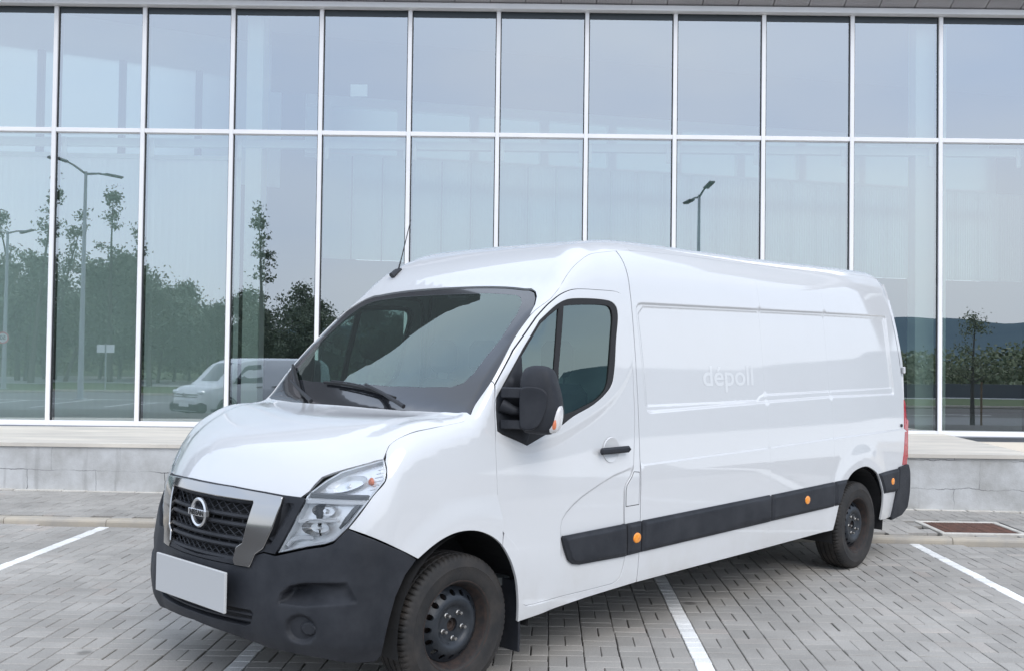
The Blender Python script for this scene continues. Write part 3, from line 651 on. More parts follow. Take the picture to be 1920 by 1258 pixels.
# ------------------------------------------------------------------ the van
van = empty('panel_van', 'large white high-roof panel van with black bumpers and black side mouldings', 'van',
            loc=(-1.13419, 5.58589, 0.0), rot=(0, 0, 3.97002515))
PA = M['paint']; BP = M['black_plastic']
for mir in (False, True):
    # front wing
    sxy = catmull([(-0.043, 0.943), (0.07, 0.938), (0.183, 0.926), (0.29, 0.906), (0.344, 0.896), (0.382, 0.893), (0.405, 0.902)], 0.02); seam = np.concatenate([top(sxy[:, 0], sxy[:, 1])[:, [0, 2]], [(0.422, 1.170)]])
    hl_out = catmull([(0.422, 1.170), (0.428, 1.124), (0.441, 1.083), (0.494, 1.017), (0.583, 0.872)], 0.02)
    wing = clean(np.concatenate([[(-0.118, 1.366), (-0.043, 1.336)], seam, hl_out, [(0.50, 0.83), (0.35, 0.752)], arch_f[:9][::1],
        [(-0.262, 0.745), (-0.250, 0.785)], door_lo[-4:], door_up, ws_edge[::-1][-6:-1]]))
    wing = np.array([p for p in wing])
    ai = int(np.argmin(np.abs(arch_f[:, 0] + 0.25)))
    wing = clean(np.concatenate([seam, hl_out, [(0.50, 0.83), (0.35, 0.752)], arch_f[:ai + 1],
        [(-0.25, 0.785), (-0.232, 0.82), (-0.224, 0.90)], door_up, ws_edge[ws_edge[:, 0] > -0.25][::-1]]), 4e-3)
    patch('front_wing', [wing], f_side(d_wing), PA, van, 0.045, mirror=mir, gap=0.002, extra=band([(WHX + 0.56 * math.cos(a), 0.345 + 0.56 * math.sin(a)) for a in np.linspace(0.5, 2.4, 20)], (-.05, -.02, 0.01, .04, .07), 0.03, False))
    # cab side frame round the door
    ai2 = ai
    frame = clean(np.concatenate([[(-0.2495, 1.528), (-0.244, 1.5365)], ws_edge[(ws_edge[:, 0] < -0.26) & (ws_edge[:, 0] > -0.56)], gut[gutx >= -1.4001],
        [(-1.402, 2.1), (-1.404, 1.6), (-1.404, 0.345), (-0.96, 0.33), (-0.41, 0.298)], arch_f[ai2:][::-1], [(-0.262, 0.775)], door_lo[::-1][3:],
        flapn[::-1], door_top[::-1]]), 4e-3)
    patch('cab_frame', [frame], f_side(lambda P: d_wing(P)), PA, van, 0.05, mirror=mir, gap=0.002)
    # door with its window opening
    seal = clean(np.concatenate([lin([(-0.236, 1.286), (-0.236, 1.44), (-0.461, 1.704), (-0.602, 1.854)], 0.05)[:-1],
        catmull([(-0.602, 1.854), (-0.686, 1.911), (-0.750, 1.949), (-0.826, 1.977), (-0.95, 1.99), (-1.160, 1.991), (-1.215, 1.982), (-1.250, 1.956), (-1.258, 1.91), (-1.223, 1.754), (-1.195, 1.60), (-1.164, 1.512), (-1.102, 1.457), (-0.985, 1.396), (-0.818, 1.339), (-0.735, 1.30)], 0.03)[:-1],
        [(-0.735, 1.30), (-0.446, 1.201), (-0.371, 1.230), (-0.269, 1.267)]]), 4e-3)
    glassl = clean(np.concatenate([lin([(-0.74, 1.341), (-0.445, 1.37), (-0.440, 1.664), (-0.596, 1.836)], 0.05)[:-1],
        catmull([(-0.596, 1.836), (-0.692, 1.897), (-0.763, 1.934), (-0.84, 1.952), (-1.165, 1.966), (-1.205, 1.955), (-1.222, 1.915), (-1.19, 1.75), (-1.157, 1.595), (-1.127, 1.498), (-1.044, 1.431), (-0.90, 1.380), (-0.820, 1.355), (-0.74, 1.341)], 0.03)[:-1]]), 4e-3)
    door = patch('front_door', [door_loop, seal], f_side(d_door), PA, van, 0.05, mirror=mir, gap=0.0042,
                 extra=np.concatenate([band([(-x, float(ZB_(x))) for x in np.linspace(0.24, 1.36, 60)], (-.08, -.07, -.06, -.05, -.04, -.03, -.02, -.01, 0, .01, .02, .03, .04, .05, .06, .07, .08), 0.02, False), band(press_poly[:10], (-.022, -.016, -.01, -.005, -.001, .003, .008, .014, .02), 0.02, False)]))
    sfn = f_side(lambda P: d_door(P) * 0 + 0.009 * ss(0.05, 0.0, np.minimum(pdist(P, seal), 0.05)))
    if True:
        qg = clean(np.concatenate([lin([(-0.452, 1.40), (-0.447, 1.664), (-0.598, 1.832)], 0.05)[:-1], catmull([(-0.598, 1.832), (-0.692, 1.893), (-0.757, 1.928)], 0.03), lin([(-0.690, 1.58), (-0.665, 1.37)], 0.05)]), 3e-3)
        mg = clean(np.concatenate([catmull([(-0.800, 1.942), (-0.86, 1.952), (-1.162, 1.964), (-1.200, 1.953), (-1.217, 1.915), (-1.186, 1.75), (-1.153, 1.595), (-1.123, 1.498), (-1.040, 1.433), (-0.90, 1.384), (-0.820, 1.360)], 0.03)[:-1], lin([(-0.745, 1.345), (-0.702, 1.34), (-0.728, 1.60)], 0.05)]), 3e-3)
        patch('window_seal', [seal, qg, mg], f_side(lambda P: 0.0045 - 0.004 * ss(0.0, 0.02, pdist(P, seal))), M['rubber'], door, 0.04, mirror=mir, gap=0.0, depth=0.012)
        patch('quarter_glass', [qg], f_side(None, -0.006), M['sideglass'], door, 0.08, mirror=mir, gap=-0.004, depth=0.004)
        patch('side_window', [mg], f_side(None, -0.008), M['sideglass'], door, 0.08, mirror=mir, gap=-0.004, depth=0.004)
    # seam ribbons: dark strips added to stand for the shade in the shut lines
    for cv, cl in ((door_loop, True), (np.array([(-1.406, z) for z in np.linspace(0.36, 2.3, 40)]), False)):
        rb_ = MB()
        l_ = lin(cv, 0.03, cl); A1 = band(l_, (-0.011,), 0.03, cl); A2 = band(l_, (0.011,), 0.03, cl); n_ = len(A1)
        X1 = side(A1[:, 0], A1[:, 1]); X2 = side(A2[:, 0], A2[:, 1]); g1 = gradF(X1); g2 = gradF(X2); X1 = X1 - g1 * 0.0155; X2 = X2 - g2 * 0.0155
        if mir: X1 = X1 * [1, -1, 1]; X2 = X2 * [1, -1, 1]
        rb_.add(np.concatenate([X1, X2]), [(i, (i + 1) % n_, n_ + (i + 1) % n_, n_ + i) for i in range(n_ if cl else n_ - 1)])
        rb_.build('seam_shade_strip', M['underbody'], van)
    # door handle with its recess cup
    hb = MB(); sgy = -1 if mir else 1
    hb.box(-1.275, -1.012, sgy * 1.012, sgy * 1.040, 1.118, 1.156, 0.011)
    hb.build('door_handle', BP, door)
    cup = MB()
    prof = [(0.0, 0.002), (0.055, 0.003), (0.066, 0.007), (0.071, 0.0075), (0.074, 0.0)]
    cup.lathe([(r, sgy * h) for r, h in prof], 32, 'y', (-1.135, sgy * 0.9985, 1.137)); o = cup.build('handle_cup', PA, door)
    hk = MB(); hk.tube([(-1.262, sgy * 1.0398, 1.137), (-1.262, sgy * 1.0425, 1.137)], 0.006, 12); hk.build('lock_barrel', M['gasket'], door)
    # fuel flap
    fl = clean(np.array([(-1.342, 1.000), (-1.396, 0.994), (-1.390, 0.803), (-1.266, 0.803), (-1.266, 0.897), (-1.276, 0.926), (-1.322, 0.970)]))
    flo = patch('fuel_flap', [fl], f_side(None, 0.0030), PA, van, 0.05, mirror=mir, gap=0.0045, depth=0.003)
    l_ = lin(fl, 0.02, True); A1, A2 = inset(l_, -0.001), inset(l_, 0.006); n_ = len(A1); X1, X2 = side(A1[:, 0], A1[:, 1]), side(A2[:, 0], A2[:, 1]); X1[:, 1] += 0.0009; X2[:, 1] += 0.0009
    if mir: X1 = X1 * [1, -1, 1]; X2 = X2 * [1, -1, 1]
    b = MB(); b.add(np.concatenate([X1, X2]), [(i, (i + 1) % n_, n_ + (i + 1) % n_, n_ + i) for i in range(n_)]); b.build('flap_shade_strip', M['underbody'], flo)  # dark strip added round the flap as the shade of its gap
    # cargo side panels
    zb = lambda x: np.interp(-x, [1.4, 2.6, 3.86], [0.345, 0.352, 0.365])
    xs = [-1.408, -2.89, -3.852, -5.255]
    ex = np.concatenate([band(rec_poly, (-.024, -.018, -.013, -.008, -.004, 0.0, .004, .008, .013, .018, .024), 0.018), band(rec2_poly, (-.016, -.012, -.008, -.004, .0, .004, .008, .012, .016), 0.022),
                         band([(x, swz(x)) for x in np.linspace(-1.36, -5.2, 60)], (-.05, -.02, -.010, -.006, -.003, 0.0, .003, .006, .010, .02), 0.018, False),
                         band([(WHX2 + 0.57 * math.cos(a), 0.36 + 0.57 * math.sin(a)) for a in np.linspace(0.3, 2.9, 30)], (-.06, -.03, 0.0, .03, .06), 0.04, False)])
    for i in range(3):
        a, b = xs[i], xs[i + 1]
        tp = [(x, gz(x)) for x in np.linspace(a, max(b, -5.06), 24)]
        if i < 2: bt = [(b, zb(b)), (a, zb(a))]
        else:
            rx = [(-5.078, 2.36), (-5.098, 2.27), (-5.135, 2.0), (-5.19, 1.75), (-5.225, 1.45), (-5.245, 1.2), (-5.25, 0.95), (-5.25, 0.60), (-5.235, 0.36)]
            bt = rx + [(-4.95, 0.345)] + [tuple(p) for p in arch_r[::-1]] + [(-3.852, 0.366)]
        lp = clean(np.array(tp + bt), 3e-3)
        e2 = ex[pip(ex, lp)]; e2 = e2[pdist(e2, lp) > 0.006]
        patch('side_panel', [lp], f_side(d_cargo), PA, van, 0.07, mirror=mir, gap=0.0009, rr=0.0008, extra=e2)
    # black side mouldings with amber side markers
    def mould(loop, nm='side_moulding', th=0.026):
        lp = np.array(loop)
        return patch(nm, [lp], f_side(lambda P: th * ss(0.0, 0.022, np.maximum(sgn_in(P, lp), 0)) * 0.55 + th * 0.45 + d_wing(P) * 0), BP, van, 0.03, gap=0.001, depth=th + 0.01, rr=0.004, mirror=mir,
                     extra=band(lp, (.004, .010, .016, .022), 0.03) if area2(lp) > 0 else band(lp[::-1], (.004, .010, .016, .022), 0.03))
    mould([(-0.712, 0.690), (-0.722, 0.699), (-1.262, 0.704), (-1.272, 0.520), (-0.855, 0.530), (-0.80, 0.540), (-0.765, 0.565), (-0.730, 0.635)])
    mould([(-1.278, 0.704), (-1.402, 0.705), (-1.404, 0.525), (-1.284, 0.522)])
    mould([(-1.416, 0.700), (-1.425, 0.706), (-2.875, 0.722), (-2.893, 0.712), (-2.898, 0.540), (-1.418, 0.525)])
    mould([(-2.912, 0.720), (-3.835, 0.733), (-3.846, 0.726), (-3.846, 0.550), (-2.912, 0.542)])
    mould([(-3.858, 0.734), (-4.068, 0.739), (-4.0, 0.668), (-3.932, 0.560), (-3.925, 0.551), (-3.858, 0.551)])
    mould([(-4.628, 0.738), (-5.060, 0.748), (-5.052, 0.560), (-4.752, 0.565), (-4.72, 0.62), (-4.688, 0.67)])
    for mx_, mz_, my_ in ((-1.345, 0.618, 1.0335), (-3.39, 0.643, 1.034), (-4.90, 0.655, 1.018)):
        l_ = MB(); l_.lathe([(0.0, 0.010), (0.018, 0.0095), (0.028, 0.006), (0.0315, 0.0)], 28, 'y', (0, 0, 0)); V_ = l_.v; l_.v = [(mx_ + a * 1.18, sgy * (my_ + b), mz_ + c) for a, b, c in V_]
        if mir: l_.f = [f[::-1] for f in l_.f]
        l_.f = [f[::-1] for f in l_.f]
        l_.build('side_marker_lamp', M['amber'], van)
    # rear bumper corner and tail lamp
    rb = clean(np.array([(-5.072, 0.752), (-5.25, 0.765), (-5.285, 0.70), (-5.29, 0.52), (-5.262, 0.40), (-5.16, 0.345), (-4.955, 0.325), (-4.985, 0.42), (-5.032, 0.555), (-5.058, 0.57)]))
    patch('rear_bumper_corner', [rb], f_side(lambda P: 0.022 + 0 * P[:, 0]), BP, van, 0.04, gap=0.0, depth=0.05, rr=0.008, mirror=mir)
    tl = clean(np.array([(-5.158, 0.775), (-5.245, 0.775), (-5.262, 1.0), (-5.262, 1.30), (-5.235, 1.33), (-5.222, 1.15), (-5.19, 0.90)]))
    patch('tail_lamp', [tl], f_side(lambda P: 0.006 + 0 * P[:, 0]), M['red_lens'], van, 0.03, gap=0.0, depth=0.02, rr=0.004, mirror=mir)
    tb = MB(); tb.box(-5.345, -5.26, sgy * 0.86, sgy * 0.972, 0.80, 1.17, 0.02); tb.build('tail_lamp_housing', M['red_lens'], van)
    pin = MB(); pin.tube([(-5.15, sgy * 0.975, 1.112), (-5.15, sgy * 0.992, 1.112)], 0.014, 14); pin.build('door_buffer', M['gasket'], van)
    # mud flap and arch liner
    mf = MB(); mf.box(-0.43, -0.415, sgy * 0.79, sgy * 0.985, 0.135, 0.50, 0.004); o = mf.build('mud_flap', BP, van)
    for wx, xr in ((WHX, 0.44), (WHX2, 0.455)):
        li = MB(); n = 22
        V = []; 
        for k in range(n + 1):
            a = math.radians(-12 + 204 * k / n); V += [(wx + xr * math.cos(a), sgy * 0.985, 0.35 + 0.45 * math.sin(a)), (wx + xr * math.cos(a), sgy * 0.55, 0.35 + 0.45 * math.sin(a))]
        b0 = len(V); V.append((wx, sgy * 0.55, 0.35))
        Fq = [(2 * k, 2 * k + 1, 2 * k + 3, 2 * k + 2) for k in range(n)] + [(2 * k + 1, b0, 2 * k + 3) for k in range(n)]
        li.add(V, Fq, False); li.build('wheel_arch_liner', M['underbody'], van)
# roof and bonnet, windscreen
def symm(half): # half: list of (x, y>=0) from y=0 outwards ... back to y=0
    h = np.array(half, float); m_ = h[::-1] * [1, -1]; return clean(np.concatenate([h, m_]), 3e-3)
def ws_top(y): return -0.765 + 0.03 * (np.abs(y) / 0.73) ** 4
rf = [(ws_top(y) - 0.010, y) for y in np.linspace(0, 0.66, 14)] + [(-0.755, 0.715)] + [(x - 0.006, y + 0.005) for x, y in cc[::-1][1:]]
capr = [(-1.50, 0.80)]
lp = symm(rf + [(x, float(y)) for x, y in zip(gutx, guty) if x >= -1.4001] + [(-1.54, float(gy(-1.54))), (-1.54, 0.4), (-1.54, 0.0)])
patch('roof_front_cap', [lp], f_top(), PA, van, 0.05, gap=0.0004, rr=0.0006, step=0.025)
lp = symm([(-1.543, 0), (-1.543, float(gy(-1.543)))] + [(x, float(gy(x))) for x in np.linspace(-1.6, -5.06, 60)] + [(-5.080, float(gy(-5.06)) - 0.02), (-5.085, 0.7), (-5.088, 0.0)])
def d_roof(P): return 0.006 * sum(np.exp(-((P[:, 1] - c) / 0.03) ** 2) for c in (-0.5, -0.25, 0, 0.25, 0.5)) * ss(-1.7, -1.8, P[:, 0])
patch('roof_panel', [lp], f_top(d_roof), PA, van, (0.10, 0.03), gap=0.0012, rr=0.0006, step=0.04)
wy = [(0.0, 0.0), (-0.0, 0.25), (-0.018, 0.5), (-0.05, 0.72), (-0.075, 0.80)] + [(p[0], p[1]) for p in ws3 if p[0] > -0.56] + [(gutx[0], guty[0])] + cc + [(ws_top(y), y) for y in np.linspace(0.66, 0, 12)]
wsl = symm(wy)
wg = symm([(-0.125, 0.0), (-0.128, 0.25), (-0.148, 0.5), (-0.175, 0.70), (-0.20, 0.765), (-0.243, 0.795), (-0.43, 0.803), (-0.58, 0.775), (-0.655, 0.735), (-0.690, 0.69), (-0.708, 0.64), (-0.722, 0.4), (-0.722, 0.0)])
patch('windscreen_band', [wsl, wg], f_top(None, -0.004), M['frit'], van, 0.05, gap=0.002, step=0.05, depth=0.01)
patch('windscreen', [wg], f_top(None, -0.0045), M['ws'], van, 0.06, gap=-0.001, step=0.05, rim=False)
bon_f = [(0.781, 0.0), (0.777, 0.147), (0.759, 0.30), (0.736, 0.416), (0.707, 0.522), (0.672, 0.615), (0.648, 0.645), (0.625, 0.660), (0.600, 0.678), (0.545, 0.755), (0.472, 0.857), (0.425, 0.908)]
bon_r = [(0.405, 0.901), (0.382, 0.892), (0.344, 0.895), (0.29, 0.905), (0.183, 0.925), (0.07, 0.937), (-0.043, 0.942), (-0.100, 0.935), (-0.095, 0.88), (-0.055, 0.76), (-0.012, 0.5), (0.004, 0.25), (0.006, 0.0)]
def d_bon(P):
    yc = np.interp(P[:, 0], [-0.1, 0.3, 0.72], [0.80, 0.69, 0.50]); a = np.abs(P[:, 1])
    return 0.012 * ss(0.075, -0.02, a - yc) * ss(0.76, 0.62, P[:, 0]) - 0.003 + 0.012 * np.exp(-((a - yc - 0.16) / 0.05) ** 2) * ss(0.42, 0.15, P[:, 0]) * ss(0.935, 0.90, a)
patch('bonnet', [symm(bon_f + bon_r)], f_top(d_bon), PA, van, 0.03, gap=0.003, step=0.03)
cw = MB(); cw.box(-0.14, 0.02, -0.86, 0.86, 1.28, 1.34); cw.build('scuttle', M['black_gloss'], van)
cp = symm([(0.028, 0.0), (0.024, 0.3), (0.006, 0.55), (-0.03, 0.74), (-0.07, 0.87), (-0.095, float(ws3[0][1])), (-0.11, float(ws3[1][1]) - 0.01), (-0.085, 0.80), (-0.05, 0.70), (-0.02, 0.5), (-0.006, 0.25), (-0.004, 0.0)])
patch('cowl_panel', [cp], f_top(None, -0.012), BP, van, 0.04, gap=0.0)

# front bumper
bl = [(0.83, 0.30, 0.655), (0.800, 0.405, 0.655), (0.785, 0.43, 0.715), (0.77, 0.475, 0.730), (0.747, 0.547, 0.725), (0.685, 0.687, 0.766), (0.644, 0.772, 0.785), (0.621, 0.812, 0.803), (0.583, 0.863, 0.868), (0.50, 0.945, 0.826), (0.35, 0.99, 0.748), (0.287, 0.99, 0.712),
      (0.35, 0.99, 0.65), (0.40, 0.985, 0.56), (0.43, 0.98, 0.46), (0.445, 0.97, 0.38), (0.452, 0.955, 0.29), (0.47, 0.94, 0.268), (0.56, 0.86, 0.272), (0.65, 0.77, 0.285), (0.77, 0.48, 0.305), (0.84, 0.25, 0.335), (0.86, 0.0, 0.35)]
bz = pz(bl); bfull = clean(np.concatenate([bz, bz[::-1] * [-1, 1]]), 3e-3)
lg = pz([(0.86, 0.0, 0.468), (0.81, 0.44, 0.468), (0.81, 0.455, 0.45), (0.81, 0.435, 0.40), (0.81, 0.40, 0.385), (0.86, 0.0, 0.392)]); lgf = clean(np.concatenate([lg, lg[::-1] * [-1, 1]]), 3e-3)
holep = pz([(0.76, 0.585, 0.515), (0.755, 0.60, 0.565), (0.735, 0.64, 0.605), (0.70, 0.70, 0.625), (0.59, 0.885, 0.645), (0.555, 0.935, 0.545), (0.71, 0.71, 0.512)])
fogc = pz([(0.705, 0.70, 0.415)])[0]; fogd = pz([(0.685, 0.728, 0.418)])[0]
ymid = lambda P: np.abs(P[:, 0])
ph_c0, ph_c1 = math.atan2(0.43, 1.0), math.atan2(0.55, 0.95)
def d_bump(P):
    P = np.stack([np.abs(P[:, 0]), P[:, 1]], 1)
    d = 0.002 + 0.020 * ss(ph_c0, ph_c1, P[:, 0]) * ss(0.86, 0.70, P[:, 1] - 0.10 * ss(0.6, 1.0, P[:, 0])) * ss(1.12, 0.85, P[:, 0])
    hs = sgn_in(P, holep); fade = ss(holep[:, 0].max() + 0.02, holep[:, 0].min() + 0.02, P[:, 0])
    d = d - 0.075 * ss(0.0, 0.03, hs) * (0.15 + 0.85 * fade) * ss(0.49, 0.60, P[:, 1])
    d = d - 0.028 * ss(0.0, 0.022, hs) * fade
    rf_ = np.hypot((P[:, 0] - fogc[0]) * 1.0, P[:, 1] - fogc[1]); d = d - 0.024 * ss(0.072, 0.050, rf_)
    rg = np.hypot((P[:, 0] - fogd[0]) * 1.0, P[:, 1] - fogd[1]); d = d + 0.012 * ss(0.034, 0.029, rg)
    d = d - 0.02 * ss(0.36, 0.27, P[:, 1])
    return d
exb = [band(holep, (-.01, 0.0, .01, .02, .03), 0.015)]
for c_, r_s in ((fogc, (0.078, 0.07, 0.062, 0.055, 0.048)), (fogd, (0.04, 0.036, 0.033, 0.030, 0.02))):
    for r_ in r_s: exb.append(np.array([(c_[0] + r_ * math.cos(a), c_[1] + r_ * math.sin(a)) for a in np.linspace(0, 6.283, 29)[:-1]]))
exb = np.concatenate(exb); exb = np.concatenate([exb, exb * [-1, 1]])
bump = patch('front_bumper', [bfull, lgf], f_cyl(d_bump), BP, van, 0.025, gap=0.0015, extra=exb, step=0.025, rr=0.004, depth=0.05)
lb = MB(); 
for zz in (0.415, 0.443):
    ys = np.linspace(-0.44, 0.44, 24); X = front(ys, zz, -0.012); lb.tube([tuple(p) for p in X], 0.007, 6)
lb.build('lower_grille_bar', BP, van)
bk = patch('lower_grille_back', [lgf], f_cyl(None, -0.035), M['gasket'], van, 0.06, gap=-0.02, rim=False)
patch('bumper_closure', [inset(bfull, 0.03)], f_cyl(None, -0.09), M['underbody'], van, 0.08, gap=0, rim=False)

# grille surround, chrome frame, slats, mesh, badge
hs_ = [(0.775, 0.0, 1.016), (0.765, 0.2, 1.015), (0.726, 0.416, 1.006), (0.698, 0.522, 0.999), (0.655, 0.632, 0.995), (0.657, 0.630, 0.975), (0.70, 0.590, 0.86), (0.747, 0.537, 0.733), (0.77, 0.475, 0.738), (0.785, 0.44, 0.725), (0.80, 0.415, 0.665), (0.83, 0.30, 0.662), (0.85, 0.0, 0.662)]
gs = pz(hs_); gsf = clean(np.concatenate([gs, gs[::-1] * [-1, 1]]), 3e-3)
gi = pz([(0.79, 0.0, 0.968), (0.745, 0.372, 0.966), (0.745, 0.378, 0.955), (0.80, 0.352, 0.765), (0.806, 0.315, 0.742), (0.82, 0.306, 0.685), (0.84, 0.0, 0.672)]); gif = clean(np.concatenate([gi, gi[::-1] * [-1, 1]]), 3e-3)
vent = pz([(0.68, 0.530, 0.965), (0.665, 0.585, 0.965), (0.70, 0.545, 0.86), (0.745, 0.500, 0.765), (0.76, 0.472, 0.765), (0.72, 0.515, 0.90)])
def d_sur(P):
    P = np.stack([np.abs(P[:, 0]), P[:, 1]], 1); return 0.006 - 0.035 * ss(0.0, 0.010, sgn_in(P, vent))
eb = band(vent, (0.0, .004, .008, .012), 0.015); eb = np.concatenate([eb, eb * [-1, 1]])
sur = patch('grille_surround', [gsf, gif], f_cyl(d_sur), BP, van, 0.03, gap=0.001, extra=eb, step=0.025, depth=0.04)
co_ = pz([(0.775, 0.0, 1.012), (0.765, 0.2, 1.011), (0.726, 0.416, 1.000), (0.690, 0.520, 0.992), (0.700, 0.522, 0.955), (0.735, 0.505, 0.85), (0.765, 0.470, 0.755), (0.785, 0.430, 0.725), (0.800, 0.408, 0.664), (0.815, 0.318, 0.664)])
ci_ = gi[:6][::-1]
cf = np.concatenate([co_, ci_]); 
chr_full = clean(np.concatenate([co_[::-1] * [-1, 1], co_[1:], ci_, (ci_[::-1] * [-1, 1])[1:]]), 2e-3)
def d_chr(P): return 0.014 + 0.014 * (P[:, 1] - 0.66) / 0.35
patch('chrome_grille_frame', [chr_full], f_cyl(d_chr), M['chrome'], van, 0.012, gap=0.0005, step=0.012, rr=0.005, depth=0.03)
patch('grille_back', [gif], f_cyl(None, -0.055), M['underbody'], van, 0.08, gap=-0.02, rim=False)
def hw(z): return np.interp(z, [0.67, 0.685, 0.742, 0.765, 0.955, 0.97], [0.30, 0.306, 0.315, 0.352, 0.378, 0.372])
for zz in (0.949, 0.880, 0.840, 0.775, 0.740, 0.683):
    w = float(hw(zz)) + 0.004; ys = np.linspace(-w, w, 22); X = front(ys, zz, -0.004)
    b = MB(); n = len(ys); V = []
    for p in X:
        for dx, dz in ((0.006, 0.0), (0.002, 0.011), (-0.03, 0.012), (-0.03, -0.010), (0.0, -0.009)): V.append((p[0] + dx, p[1], p[2] + dz))
    Fq = [(i * 5 + k, i * 5 + (k + 1) % 5, (i + 1) * 5 + (k + 1) % 5, (i + 1) * 5 + k) for i in range(n - 1) for k in range(5)]
    b.add(V, [f[::-1] for f in Fq], False); b.build('grille_slat', BP, van)
gm = MB()
for z0, z1 in ((0.880, 0.949), (0.775, 0.840), (0.683, 0.740)):
    w = float(min(hw(z0), hw(z1))); nn = 11; dy = 2 * w / nn; rows = 2
    for i in range(nn * 1 + 1):
        pass
    h = (z1 - z0)
    for s_ in (-1, 1):
        for k in range(-2, nn * 1 + 2):
            y0 = -w + k * dy; y1 = y0 + s_ * dy * 1.8
            a, b_ = y0, y1; P0, P1 = [], []
            ts = np.linspace(0, 1, 6); yy = y0 + (y1 - y0) * ts; zz = z0 + h * ts; ok_ = np.abs(yy) < w
            if ok_.sum() < 2: continue
            X = front(yy[ok_], zz[ok_], -0.016); gm.tube([tuple(p) for p in X], 0.0032, 4, cap=False, smooth=False)
for z0, z1 in ((0.840, 0.880), (0.740, 0.775), (0.949, 0.972)):
    for yy in np.linspace(-0.30, 0.30, 9):
        X = front([yy, yy], [z0, z1], -0.018); gm.tube([tuple(p) for p in X], 0.004, 4, cap=False, smooth=False)
gm.build('grille_mesh', BP, van)
bc = front([0.0], [0.872], 0.012)[0]
bd = MB()
ring = []
for (rr_, hh) in ((0.072, 0.0), (0.073, 0.010), (0.066, 0.016), (0.058, 0.011), (0.056, 0.0)): ring.append((rr_, hh))
bd.lathe(ring, 48, 'x', (bc[0], bc[1], bc[2]), close=True)
badge = bd.build('badge', M['satin'], van)
bb = MB(); bb.box(bc[0] - 0.002, bc[0] + 0.021, -0.086, 0.086, bc[2] - 0.0165, bc[2] + 0.0165, 0.004); bb.build('badge_bar', M['satin'], badge)
def text_mesh(s, size, ext):
    cu = bpy.data.curves.new('lettering', 'FONT'); cu.body = s; cu.size = size; cu.extrude = ext; cu.align_x = 'CENTER'; cu.align_y = 'CENTER'; cu.offset = 0.0006 if size < 0.1 else 0.004
    o = bpy.data.objects.new('lettering', cu); COL.objects.link(o)
    dg = bpy.context.evaluated_depsgraph_get(); me = bpy.data.meshes.new_from_object(o.evaluated_get(dg)); bpy.data.objects.remove(o); return me
me = text_mesh('NISSAN', 0.036, 0.0015); me.materials.clear(); me.materials.append(M['sign_black'])
lo_ = link('badge_lettering', me, badge); lo_.matrix_local = Matrix(((0, 0, 1, bc[0] + 0.0215), (1, 0, 0, 0), (0, 1, 0, bc[2]), (0, 0, 0, 1)))
lo_.data.transform(Matrix.Diagonal((1.12, 1, 1, 1)))
lo_['category'] = None; del lo_['category']
# blank number plate
pl = MB(); pl.box(0.888, 0.902, -0.31, 0.36, 0.450, 0.640, 0.003); pl.build('number_plate', M['plate'], van)
pb = MB(); pb.box(0.845, 0.888, -0.26, 0.26, 0.49, 0.61, 0.006); pb.build('plate_bracket', BP, van)

